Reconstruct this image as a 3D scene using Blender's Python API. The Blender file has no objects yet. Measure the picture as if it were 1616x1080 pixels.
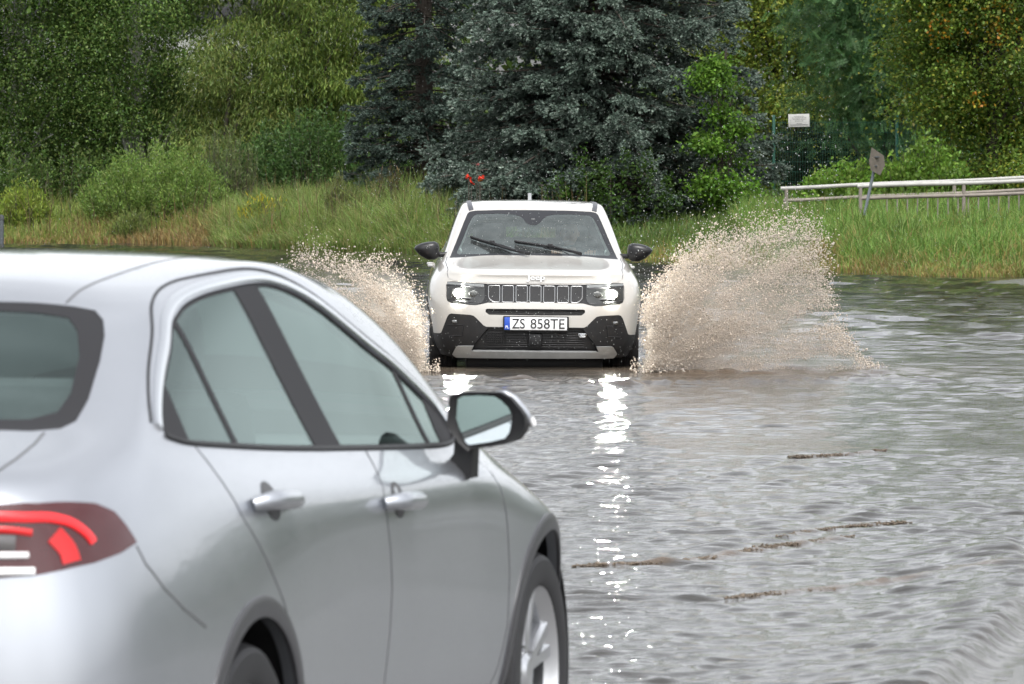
import bpy, bmesh, math, random
import numpy as np
from mathutils import Vector, Matrix
from mathutils.bvhtree import BVHTree
from mathutils.geometry import delaunay_2d_cdt

random.seed(7)
RNG = np.random.default_rng(11)
SC = bpy.context.scene
COL = SC.collection
R = math.radians

# ------------------------------------------------------------------ objects
def tag(o, label=None, cat=None, group=None, kind=None):
    if label: o['label'] = label
    if cat: o['category'] = cat
    if group: o['group'] = group
    if kind: o['kind'] = kind
    return o

def empty(name, loc=(0, 0, 0), rz=0.0, rx=0.0, ry=0.0):
    o = bpy.data.objects.new(name, None)
    o.location = loc
    o.rotation_euler = (rx, ry, rz)
    o.empty_display_size = 0.2
    COL.objects.link(o)
    return o

def link(o, parent=None):
    COL.objects.link(o)
    if parent is not None: o.parent = parent
    return o

def setmats(me, mats):
    for m in (mats if isinstance(mats, (list, tuple)) else [mats]):
        me.materials.append(m)

def mesh_np(name, V, F, mat, parent=None, smooth=True, normals=None, mi=None, sharp=None):
    """V (n,3) array, F list of tuples or (m,k) array"""
    me = bpy.data.meshes.new(name)
    V = np.asarray(V, dtype=np.float64)
    if isinstance(F, np.ndarray):
        k = F.shape[1]; m = F.shape[0]
        me.vertices.add(len(V)); me.vertices.foreach_set('co', V.astype(np.float32).ravel())
        me.loops.add(m * k); me.loops.foreach_set('vertex_index', F.astype(np.int32).ravel())
        me.polygons.add(m)
        me.polygons.foreach_set('loop_start', np.arange(0, m * k, k, dtype=np.int32))
        try: me.polygons.foreach_set('loop_total', np.full(m, k, dtype=np.int32))
        except Exception: pass
        me.update(calc_edges=True)
    else:
        me.from_pydata([tuple(v) for v in V], [], [tuple(f) for f in F])
        me.update()
    if len(V) < 200000: me.validate(clean_customdata=False)
    setmats(me, mat)
    n = len(me.polygons)
    me.polygons.foreach_set('use_smooth', np.full(n, bool(smooth)))
    if mi is not None and len(mi) == n:
        me.polygons.foreach_set('material_index', np.asarray(mi, dtype=np.int32))
    if smooth and sharp is not None:
        me.set_sharp_from_angle(angle=R(sharp))
    if normals is not None and len(normals) == len(me.vertices):
        me.normals_split_custom_set_from_vertices([tuple(q) for q in normals])
    me.update()
    return link(bpy.data.objects.new(name, me), parent)

class MB:
    """collects shapes that become ONE mesh"""
    def __init__(self): self.V = []; self.F = []
    def add(self, V, F):
        n = len(self.V)
        self.V += [tuple(v) for v in V]
        self.F += [tuple(i + n for i in f) for f in F]
        return self
    def box(self, c, s, bev=0.0, rot=None):
        bm = bmesh.new()
        bmesh.ops.create_cube(bm, size=1.0)
        bmesh.ops.scale(bm, vec=s, verts=bm.verts)
        if bev > 0:
            bmesh.ops.bevel(bm, geom=list(bm.edges), offset=bev, segments=2, profile=0.5, affect='EDGES')
        M = Matrix.Translation(c)
        if rot is not None: M = M @ rot.to_4x4()
        bmesh.ops.transform(bm, matrix=M, verts=bm.verts)
        bm.verts.index_update()
        self.add([v.co[:] for v in bm.verts], [[v.index for v in f.verts] for f in bm.faces])
        bm.free(); return self
    def tube(self, pts, r, n=8, closed=False, cap=True):
        V, F = tube_mesh(pts, r, n, closed, cap)
        return self.add(V, F)
    def lathe(self, prof, axis='y', n=48, center=(0, 0, 0)):
        """prof: list of (radius, offset along axis)"""
        V = []; F = []
        m = len(prof)
        for i in range(n):
            a = 2 * math.pi * i / n
            c, s = math.cos(a), math.sin(a)
            for r_, h in prof:
                if axis == 'y': V.append((center[0] + r_ * c, center[1] + h, center[2] + r_ * s))
                elif axis == 'x': V.append((center[0] + h, center[1] + r_ * c, center[2] + r_ * s))
                else: V.append((center[0] + r_ * c, center[1] + r_ * s, center[2] + h))
        for i in range(n):
            j = (i + 1) % n
            for k in range(m - 1):
                F.append((i * m + k, j * m + k, j * m + k + 1, i * m + k + 1))
        return self.add(V, F)
    def prism(self, poly, axis, a0, a1):
        """extrude a 2D polygon; axis 'x': poly=(y,z); 'y': poly=(x,z); 'z': poly=(x,y)"""
        def P(p, h):
            if axis == 'x': return (h, p[0], p[1])
            if axis == 'y': return (p[0], h, p[1])
            return (p[0], p[1], h)
        n = len(poly)
        V = [P(p, a0) for p in poly] + [P(p, a1) for p in poly]
        F = [tuple(range(n))[::-1], tuple(range(n, 2 * n))]
        F += [(i, (i + 1) % n, n + (i + 1) % n, n + i) for i in range(n)]
        return self.add(V, F)
    def build(self, name, mat, parent=None, smooth=True, sharp=35, fix=True):
        o = mesh_np(name, np.array(self.V), self.F, mat, parent, smooth)
        if fix:
            bm = bmesh.new(); bm.from_mesh(o.data)
            bmesh.ops.recalc_face_normals(bm, faces=bm.faces)
            bm.to_mesh(o.data); bm.free()
        if smooth: o.data.set_sharp_from_angle(angle=R(sharp))
        return o

def tube_mesh(pts, r, n=8, closed=False, cap=True):
    P = np.asarray(pts, float); m = len(P)
    rr = np.full(m, r) if np.isscalar(r) else np.asarray(r, float)
    if closed: T = np.roll(P, -1, 0) - np.roll(P, 1, 0)
    else:
        T = np.gradient(P, axis=0)
    T /= (np.linalg.norm(T, axis=1)[:, None] + 1e-12)
    up = np.array([0, 0, 1.0]) if abs(T[0][2]) < .9 else np.array([1.0, 0, 0])
    N = np.cross(T[0], up); N /= np.linalg.norm(N)
    V = []; F = []
    for i in range(m):
        N = N - T[i] * np.dot(N, T[i]); N /= (np.linalg.norm(N) + 1e-12)
        B = np.cross(T[i], N)
        for k in range(n):
            a = 2 * math.pi * k / n
            V.append(P[i] + rr[i] * (math.cos(a) * N + math.sin(a) * B))
    lim = m if closed else m - 1
    for i in range(lim):
        j = (i + 1) % m
        for k in range(n):
            l = (k + 1) % n
            F.append((i * n + k, i * n + l, j * n + l, j * n + k))
    if cap and not closed:
        F.append(tuple(range(n))[::-1]); F.append(tuple(range((m - 1) * n, m * n)))
    return V, F

def smooth_path(pts, n=6, closed=False):
    """Catmull-Rom through points"""
    P = [np.asarray(p, float) for p in pts]; m = len(P); out = []
    rng = range(m) if closed else range(m - 1)
    for i in rng:
        p1, p2 = P[i], P[(i + 1) % m]
        p0 = P[i - 1] if (i > 0 or closed) else 2 * p1 - p2
        p3 = P[(i + 2) % m] if (i + 2 < m or closed) else 2 * p2 - p1
        for k in range(n):
            t = k / n
            out.append(.5 * ((2 * p1) + (-p0 + p2) * t + (2 * p0 - 5 * p1 + 4 * p2 - p3) * t * t + (-p0 + 3 * p1 - 3 * p2 + p3) * t ** 3))
    if not closed: out.append(P[-1])
    return np.array(out)

def dens(pts, step, closed=False):
    P = [np.asarray(p, float) for p in pts]; out = []
    m = len(P)
    for i in range(m if closed else m - 1):
        a, b = P[i], P[(i + 1) % m]
        k = max(1, int(np.ceil(np.linalg.norm(b - a) / step)))
        for q in range(k): out.append(a + (b - a) * q / k)
    if not closed: out.append(P[-1])
    return np.array(out)

def roundpoly(pts, r, n=4):
    """round the corners of a closed 2D polygon"""
    out = []; m = len(pts)
    P = [np.asarray(p, float) for p in pts]
    for i in range(m):
        a, b, c = P[i - 1], P[i], P[(i + 1) % m]
        rr = r[i] if isinstance(r, (list, tuple)) else r
        u = a - b; w = c - b
        lu, lw = np.linalg.norm(u), np.linalg.norm(w)
        d = min(rr, lu * .48, lw * .48)
        p, q = b + u / lu * d, b + w / lw * d
        for k in range(n + 1):
            t = k / n
            out.append((1 - t) ** 2 * p + 2 * t * (1 - t) * b + t * t * q)
    return np.array(out)

# ------------------------------------------------------------------ materials
def mat(name):
    m = bpy.data.materials.new(name); m.use_nodes = True
    nt = m.node_tree
    b = nt.nodes['Principled BSDF']
    return m, nt, b

def N(nt, t, **kw):
    n = nt.nodes.new(t)
    for k, v in kw.items():
        if k in n.inputs: n.inputs[k].default_value = v
        else: setattr(n, k, v)
    return n

def plain(name, col, rough=.5, metal=0.0, coat=0.0, spec=.5, var=.0, scale=8.0, bump=0.0, emit=None, estr=0.0, rvar=0.0):
    m, nt, b = mat(name)
    b.inputs['Base Color'].default_value = (*col, 1)
    b.inputs['Roughness'].default_value = rough
    b.inputs['Metallic'].default_value = metal
    b.inputs['Coat Weight'].default_value = coat
    b.inputs['Coat Roughness'].default_value = .04
    b.inputs['Specular IOR Level'].default_value = spec
    tc = N(nt, 'ShaderNodeTexCoord')
    if var > 0 or bump > 0 or rvar > 0:
        no = N(nt, 'ShaderNodeTexNoise'); no.inputs['Scale'].default_value = scale; no.inputs['Detail'].default_value = 6
        nt.links.new(tc.outputs['Object'], no.inputs['Vector'])
        if var > 0:
            mx = N(nt, 'ShaderNodeMix', data_type='RGBA')
            nt.links.new(no.outputs['Fac'], mx.inputs['Factor'])
            mx.inputs['A'].default_value = (*[max(0, c * (1 - var)) for c in col], 1)
            mx.inputs['B'].default_value = (*[min(1, c * (1 + var)) for c in col], 1)
            nt.links.new(mx.outputs['Result'], b.inputs['Base Color'])
        if rvar > 0:
            mr = N(nt, 'ShaderNodeMapRange'); mr.inputs['To Min'].default_value = max(0, rough - rvar); mr.inputs['To Max'].default_value = rough + rvar
            nt.links.new(no.outputs['Fac'], mr.inputs['Value']); nt.links.new(mr.outputs['Result'], b.inputs['Roughness'])
        if bump > 0:
            bp = N(nt, 'ShaderNodeBump'); bp.inputs['Strength'].default_value = bump; bp.inputs['Distance'].default_value = .01
            nt.links.new(no.outputs['Fac'], bp.inputs['Height']); nt.links.new(bp.outputs['Normal'], b.inputs['Normal'])
    if emit:
        b.inputs['Emission Color'].default_value = (*emit, 1); b.inputs['Emission Strength'].default_value = estr
    return m

def paint(name, col, metal, rough, inner=(.05, .05, .055), drops=0.0):
    """car paint; its inside (back faces) is dark trim"""
    m, nt, b = mat(name)
    g = N(nt, 'ShaderNodeNewGeometry')
    tc = N(nt, 'ShaderNodeTexCoord')
    no = N(nt, 'ShaderNodeTexNoise'); no.inputs['Scale'].default_value = 5; no.inputs['Detail'].default_value = 5
    nt.links.new(tc.outputs['Object'], no.inputs['Vector'])
    dirt = N(nt, 'ShaderNodeMix', data_type='RGBA')
    dirt.inputs['A'].default_value = (*[c * .96 for c in col], 1); dirt.inputs['B'].default_value = (*[min(1, c * 1.03) for c in col], 1)
    nt.links.new(no.outputs['Fac'], dirt.inputs['Factor'])
    mx = N(nt, 'ShaderNodeMix', data_type='RGBA')
    nt.links.new(g.outputs['Backfacing'], mx.inputs['Factor'])
    nt.links.new(dirt.outputs['Result'], mx.inputs['A']); mx.inputs['B'].default_value = (*inner, 1)
    nt.links.new(mx.outputs['Result'], b.inputs['Base Color'])
    inv = N(nt, 'ShaderNodeMath', operation='SUBTRACT'); inv.inputs[0].default_value = 1.0
    nt.links.new(g.outputs['Backfacing'], inv.inputs[1])
    mu = N(nt, 'ShaderNodeMath', operation='MULTIPLY'); mu.inputs[1].default_value = metal
    nt.links.new(inv.outputs[0], mu.inputs[0]); nt.links.new(mu.outputs[0], b.inputs['Metallic'])
    b.inputs['Roughness'].default_value = rough
    nt.links.new(inv.outputs[0], b.inputs['Coat Weight'])
    b.inputs['Coat Roughness'].default_value = .05
    if drops > 0:
        vo = N(nt, 'ShaderNodeTexVoronoi'); vo.inputs['Scale'].default_value = 90
        nt.links.new(tc.outputs['Object'], vo.inputs['Vector'])
        mr = N(nt, 'ShaderNodeMapRange'); mr.inputs['From Max'].default_value = .28; mr.inputs['To Min'].default_value = 1; mr.inputs['To Max'].default_value = 0
        nt.links.new(vo.outputs['Distance'], mr.inputs['Value'])
        bp = N(nt, 'ShaderNodeBump'); bp.inputs['Strength'].default_value = drops; bp.inputs['Distance'].default_value = .002
        nt.links.new(mr.outputs['Result'], bp.inputs['Height']); nt.links.new(bp.outputs['Normal'], b.inputs['Coat Normal'])
    return m

def glass(name, tint=(.75, .85, .82), ior=1.5, rough=.0, extra=0.0, wet=0.0, rtint=(.95, 1, .98)):
    """thin window pane: tinted see-through, mirror by Fresnel"""
    m, nt, b = mat(name)
    nt.nodes.remove(b)
    out = nt.nodes['Material Output']
    tr = N(nt, 'ShaderNodeBsdfTransparent'); tr.inputs['Color'].default_value = (*tint, 1)
    gl = N(nt, 'ShaderNodeBsdfGlossy'); gl.inputs['Roughness'].default_value = rough; gl.inputs['Color'].default_value = (*rtint, 1)
    fr = N(nt, 'ShaderNodeFresnel'); fr.inputs['IOR'].default_value = ior
    ad = N(nt, 'ShaderNodeMath', operation='ADD', use_clamp=True); ad.inputs[1].default_value = extra
    nt.links.new(fr.outputs[0], ad.inputs[0])
    mx = N(nt, 'ShaderNodeMixShader')
    nt.links.new(ad.outputs[0], mx.inputs[0]); nt.links.new(tr.outputs[0], mx.inputs[1]); nt.links.new(gl.outputs[0], mx.inputs[2])
    if wet > 0:
        tc = N(nt, 'ShaderNodeTexCoord')
        no = N(nt, 'ShaderNodeTexNoise'); no.inputs['Scale'].default_value = 14; no.inputs['Detail'].default_value = 8; no.inputs['Roughness'].default_value = .7
        nt.links.new(tc.outputs['Object'], no.inputs['Vector'])
        df = N(nt, 'ShaderNodeBsdfDiffuse'); df.inputs['Color'].default_value = (.62, .66, .66, 1)
        mr = N(nt, 'ShaderNodeMapRange'); mr.inputs['From Min'].default_value = .35; mr.inputs['From Max'].default_value = .75
        mr.inputs['To Min'].default_value = wet * .3; mr.inputs['To Max'].default_value = wet
        nt.links.new(no.outputs['Fac'], mr.inputs['Value'])
        m2 = N(nt, 'ShaderNodeMixShader')
        nt.links.new(mr.outputs['Result'], m2.inputs[0]); nt.links.new(mx.outputs[0], m2.inputs[1]); nt.links.new(df.outputs[0], m2.inputs[2])
        mx = m2
    nt.links.new(mx.outputs[0], out.inputs['Surface'])
    return m

# ------------------------------------------------------------------ car-body surfaces
class Surf:
    """half of a car shell (y >= 0): a cubic B-spline skin over a cage of rows (bottom to roof ridge) x columns (end to end)"""
    def __init__(self, cage, fwd_sign=1, n=7, comp=.8):
        P = np.array(cage, float)          # (rows, cols, 3)
        self.Rn, self.Cn = P.shape[:2]
        Q = P.copy()
        for _ in range(2):
            Q = Q + comp * (P - self._b(Q))
        Q[:, 0, 1] = 0; Q[:, -1, 1] = 0; Q[-1, :, 1] = 0
        self.Q = self._pad(Q)
        self.sgn = 1
        nu, nv = (self.Cn - 1) * n + 1, (self.Rn - 1) * n + 1
        U, Vv = np.meshgrid(np.linspace(0, self.Cn - 1, nu), np.linspace(0, self.Rn - 1, nv))
        self.gu, self.gv = U.ravel(), Vv.ravel()
        self.gp = self.ev(self.gu, self.gv)
        tr = []
        for j in range(nv - 1):
            for i in range(nu - 1):
                a = j * nu + i
                tr.append((a, a + 1, a + nu + 1)); tr.append((a, a + nu + 1, a + nu))
        self.tr = tr
        self.bvh = BVHTree.FromPolygons([Vector(p) for p in self.gp], tr)
        # outward orientation
        nn = self.nrm(np.array([self.Cn / 2.]), np.array([2.5]), raw=True)[0]
        if nn[1] < 0: self.sgn = -1
    def _pad(self, Q):
        my = np.array([1, -1, 1.])
        L = Q[:, 1:2] * my; Rr = Q[:, -2:-1] * my
        Q = np.concatenate([L, Q, Rr], 1)
        B = 2 * Q[0:1] - Q[1:2]; T = Q[-2:-1] * my
        return np.concatenate([B, Q, T], 0)
    def _b(self, Q):
        p = self._pad(Q)
        s = (p[:, :-2] + 4 * p[:, 1:-1] + p[:, 2:]) / 6
        return (s[:-2] + 4 * s[1:-1] + s[2:]) / 6
    @staticmethod
    def _w(t): return np.stack([(1 - t) ** 3, 3 * t ** 3 - 6 * t ** 2 + 4, -3 * t ** 3 + 3 * t ** 2 + 3 * t + 1, t ** 3]) / 6
    def ev(self, u, v):
        u = np.clip(np.asarray(u, float), 0, self.Cn - 1); v = np.clip(np.asarray(v, float), 0, self.Rn - 1)
        i = np.minimum(u.astype(int), self.Cn - 2); j = np.minimum(v.astype(int), self.Rn - 2)
        wu, wv = self._w(u - i), self._w(v - j)
        o = np.zeros((len(u), 3))
        for a in range(4):
            for b in range(4):
                o += (wv[a] * wu[b])[:, None] * self.Q[j + a, i + b]
        return o
    def nrm(self, u, v, raw=False):
        e = .02
        u0, u1 = np.clip(u - e, 0, self.Cn - 1), np.clip(u + e, 0, self.Cn - 1)
        v0, v1 = np.clip(v - e, 0, self.Rn - 1), np.clip(v + e, 0, self.Rn - 1)
        n = np.cross(self.ev(u1, v) - self.ev(u0, v), self.ev(u, v1) - self.ev(u, v0))
        n /= (np.linalg.norm(n, axis=1)[:, None] + 1e-12)
        return n if raw else n * self.sgn
    def _uv(self, loc, fi):
        a, b, c = self.tr[fi]
        A, Bp, Cp = self.gp[a], self.gp[b], self.gp[c]
        p = np.array(loc)
        v0, v1, v2 = Bp - A, Cp - A, p - A
        d00, d01, d11, d20, d21 = v0 @ v0, v0 @ v1, v1 @ v1, v2 @ v0, v2 @ v1
        den = d00 * d11 - d01 * d01
        if abs(den) < 1e-18: return self.gu[a], self.gv[a]
        w1 = (d11 * d20 - d01 * d21) / den; w2 = (d00 * d21 - d01 * d20) / den
        w1 = min(1, max(0, w1)); w2 = min(1, max(0, w2)); w0 = 1 - w1 - w2
        return (w0 * self.gu[a] + w1 * self.gu[b] + w2 * self.gu[c], w0 * self.gv[a] + w1 * self.gv[b] + w2 * self.gv[c])
    def near(self, pts):
        out = []
        for p in pts:
            loc, n, fi, d = self.bvh.find_nearest(Vector((p[0], abs(p[1]), p[2])))
            out.append(self._uv(loc, fi))
        return np.array(out)
    def ray(self, pts, d):
        """cast each point along d onto the skin; misses are moved up / nearest"""
        out = []
        d = Vector(d).normalized()
        for p in pts:
            q = Vector(p); hit = None
            for k in range(40):
                loc, n, fi, dist = self.bvh.ray_cast(q - d * 9, d)
                if loc is not None: hit = self._uv(loc, fi); break
                q = q + Vector((0, 0, .01))
            if hit is None:
                loc, n, fi, dist = self.bvh.find_nearest(Vector(p)); hit = self._uv(loc, fi)
            elif k > 0: hit = (hit[0], 0.0)
            out.append(hit)
        return np.array(out)
    def side(self, xz): return self.ray([(p[0], 0, p[1]) for p in xz], (0, -1, 0))
    def fx(self, yz, sign): return self.ray([(0, p[0], p[1]) for p in yz], (-sign, 0, 0))
    def panels(self, loops, step=.12):
        """loops: list of (name or None, uv loop) later loops win; returns {name: (u,v,tris)}; 'body' is the rest"""
        pts = []; edges = []
        for nm, L in loops:
            L = np.array(L); L[:, 0] = np.clip(L[:, 0], 0, self.Cn - 1); L[:, 1] = np.clip(L[:, 1], 0, self.Rn - 1)
            n0 = len(pts); k = len(L)
            pts += [tuple(p) for p in L]
            edges += [(n0 + i, n0 + (i + 1) % k) for i in range(k)]
        lp = np.array(pts) if pts else np.zeros((0, 2))
        gu = np.linspace(0, self.Cn - 1, int((self.Cn - 1) / step) + 1)
        gv = np.linspace(0, self.Rn - 1, int((self.Rn - 1) / step) + 1)
        G = np.stack(np.meshgrid(gu, gv), -1).reshape(-1, 2)
        if len(lp):
            keep = np.ones(len(G), bool)
            for s in range(0, len(G), 2000):
                dd = ((G[s:s + 2000, None, :] - lp[None]) ** 2).sum(-1).min(1)
                keep[s:s + 2000] = dd > (step * .3) ** 2
            edge = (G[:, 0] < 1e-6) | (G[:, 0] > self.Cn - 1 - 1e-6) | (G[:, 1] < 1e-6) | (G[:, 1] > self.Rn - 1 - 1e-6)
            G = G[keep | edge]
        allp = [Vector(p) for p in pts] + [Vector(p) for p in G]
        vs, es, fs, *_ = delaunay_2d_cdt(allp, edges, [], 0, 1e-5)
        vs = np.array([v[:] for v in vs])
        T = np.array([f for f in fs if len(f) == 3])
        ce = vs[T].mean(1)
        pid = np.full(len(T), -1)
        for k, (nm, L) in enumerate(loops):
            pid[inpoly(ce, np.array(L))] = k
        res = {}
        for k in range(-1, len(loops)):
            nm = 'body' if k < 0 else loops[k][0]
            if nm is None: continue
            t = T[pid == k]
            if len(t): res.setdefault(nm, []).append(t)
        return vs, {k: np.concatenate(v) for k, v in res.items()}
    def mesh(self, name, vs, T, material, parent, off=0.0, thick=0.0, which='both', smooth=True):
        """build a panel; which: 'both' joins the half and its mirror, 'L' or 'R' one side"""
        used = np.unique(T); mp = -np.ones(len(vs), int); mp[used] = np.arange(len(used))
        uv = vs[used]; T = mp[T]
        p = self.ev(uv[:, 0], uv[:, 1]); n = self.nrm(uv[:, 0], uv[:, 1])
        # orientation: triangles must face along n
        fn = np.cross(p[T[:, 1]] - p[T[:, 0]], p[T[:, 2]] - p[T[:, 0]])
        flip = (fn * n[T[:, 0]]).sum(1) < 0
        T[flip] = T[flip][:, ::-1]
        cen = (uv[:, 0] < 1e-4) | (uv[:, 0] > self.Cn - 1 - 1e-4) | (uv[:, 1] > self.Rn - 1 - 1e-4)
        n[cen, 1] = 0; n /= (np.linalg.norm(n, axis=1)[:, None] + 1e-12)
        p = p + n * off
        V, NN, TT = p, n, T
        F = [tuple(t) for t in T]
        if thick > 0:
            ec = {}
            for t in T:
                for a, b in ((t[0], t[1]), (t[1], t[2]), (t[2], t[0])):
                    ec[(a, b)] = 1
            bd = [(a, b) for (a, b) in ec if (b, a) not in ec]
            if which == 'both': bd = [(a, b) for a, b in bd if not (cen[a] and cen[b])]
            m = len(V)
            bi = sorted({i for e in bd for i in e}); q = {i: m + k for k, i in enumerate(bi)}
            tp = np.array([V[i] for i in bi]); inn = np.array([V[i] - n[i] * thick for i in bi])
            q2 = {i: m + len(bi) + k for k, i in enumerate(bi)}
            V = np.concatenate([V, tp, inn]) if len(bi) else V
            if len(bi):
                sn = np.zeros((len(bi), 3))
                for a, b in bd:
                    t = V[b] - V[a]; s = np.cross(t, n[a])
                    sn[q[a] - m] += s; sn[q[b] - m] += s
                sn /= (np.linalg.norm(sn, axis=1)[:, None] + 1e-12)
                NN = np.concatenate([NN, sn, sn])
                F += [(q[b], q[a], q2[a], q2[b]) for a, b in bd]
        if which in ('R', 'both'):
            Vm = V * np.array([1, -1, 1.]); Nm = NN * np.array([1, -1, 1.])
            Fm = [tuple(f[::-1]) for f in F]
            if which == 'R': V, NN, F = Vm, Nm, Fm
            else:
                k = len(V)
                V = np.concatenate([V, Vm]); NN = np.concatenate([NN, Nm]); F = F + [tuple(i + k for i in f) for f in Fm]
        return mesh_np(name, V, F, material, parent, smooth, normals=NN if smooth else None)
    def path(self, uv, off=0.0):
        return self.ev(uv[:, 0], uv[:, 1]) + self.nrm(uv[:, 0], uv[:, 1]) * off
    def strip(self, uv, w, h, closed=False, off=0.0, shift=0.0):
        """flat strip of width w and height h laid along a path on the skin -> V, F (left side y>=0)"""
        p = self.ev(uv[:, 0], uv[:, 1]); n = self.nrm(uv[:, 0], uv[:, 1])
        if closed: t = np.roll(p, -1, 0) - np.roll(p, 1, 0)
        else: t = np.gradient(p, axis=0)
        t /= (np.linalg.norm(t, axis=1)[:, None] + 1e-12)
        b = np.cross(n, t); b /= (np.linalg.norm(b, axis=1)[:, None] + 1e-12)
        p = p + b * shift
        prof = [(-w / 2, -.006), (-w / 2, h * .55), (-w * .3, h), (w * .3, h), (w / 2, h * .55), (w / 2, -.006)]
        V = []; F = []; k = len(prof); m = len(p)
        for i in range(m):
            for a, c in prof: V.append(p[i] + b[i] * a + n[i] * (c + off))
        for i in range(m if closed else m - 1):
            j = (i + 1) % m
            for q in range(k - 1): F.append((i * k + q, i * k + q + 1, j * k + q + 1, j * k + q))
        if not closed:
            F.append(tuple(range(k))); F.append(tuple(range((m - 1) * k, m * k))[::-1])
        return V, F

def inpoly(P, L):
    x, y = P[:, 0], P[:, 1]; ins = np.zeros(len(P), bool)
    j = len(L) - 1
    for i in range(len(L)):
        xi, yi, xj, yj = L[i][0], L[i][1], L[j][0], L[j][1]
        if yi != yj:
            c = ((yi > y) != (yj > y)) & (x < (xj - xi) * (y - yi) / (yj - yi) + xi)
            ins ^= c
        j = i
    return ins

def mir(V): return [(v[0], -v[1], v[2]) for v in V]
def flipF(F): return [tuple(f[::-1]) for f in F]

def text_mesh(s, size, name='t', bold=0.0, depth=.004, shear=0.0, sx=1.0):
    """letters as a mesh in the xy plane, centred; returns V, F"""
    cu = bpy.data.curves.new(name, 'FONT'); cu.body = s; cu.size = size; cu.align_x = 'CENTER'; cu.align_y = 'CENTER'
    cu.extrude = depth / 2; cu.offset = bold; cu.shear = shear
    o = bpy.data.objects.new(name, cu); COL.objects.link(o)
    dg = bpy.context.evaluated_depsgraph_get(); dg.update()
    me = bpy.data.meshes.new_from_object(o.evaluated_get(dg))
    V = np.array([v.co[:] for v in me.vertices]); F = [tuple(p.vertices) for p in me.polygons]
    bpy.data.objects.remove(o); bpy.data.curves.remove(cu); bpy.data.meshes.remove(me)
    V[:, 0] -= (V[:, 0].min() + V[:, 0].max()) / 2; V[:, 1] -= (V[:, 1].min() + V[:, 1].max()) / 2
    V[:, 0] *= sx
    return V, F

# ------------------------------------------------------------------ frame of the place
CAM_Z = 1.68
FPX = 8200.0          # focal length in photo pixels (1616 wide)
def seat(t, name, m, x, y, z, w=.5, rec=.28, parent=None):
    """a car seat facing +x: cushion, backrest with headrest"""
    b = MB(); b.box((x, y, z + .08), (.52, w, .16), .05)
    s = b.build('seat', m, t)
    b = MB(); rot = Matrix.Rotation(-rec, 3, 'Y')
    b.box((x - .27, y, z + .42), (.15, w * .96, .62), .06, rot)
    b.build('backrest', m, s)
    b = MB(); b.box((x - .40, y, z + .83), (.11, w * .56, .19), .045, rot)
    for sg in (-1, 1): b.tube([(x - .36, y + sg * .06, z + .66), (x - .40, y + sg * .06, z + .78)], .008)
    b.build('headrest', m, s)
    return s

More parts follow.
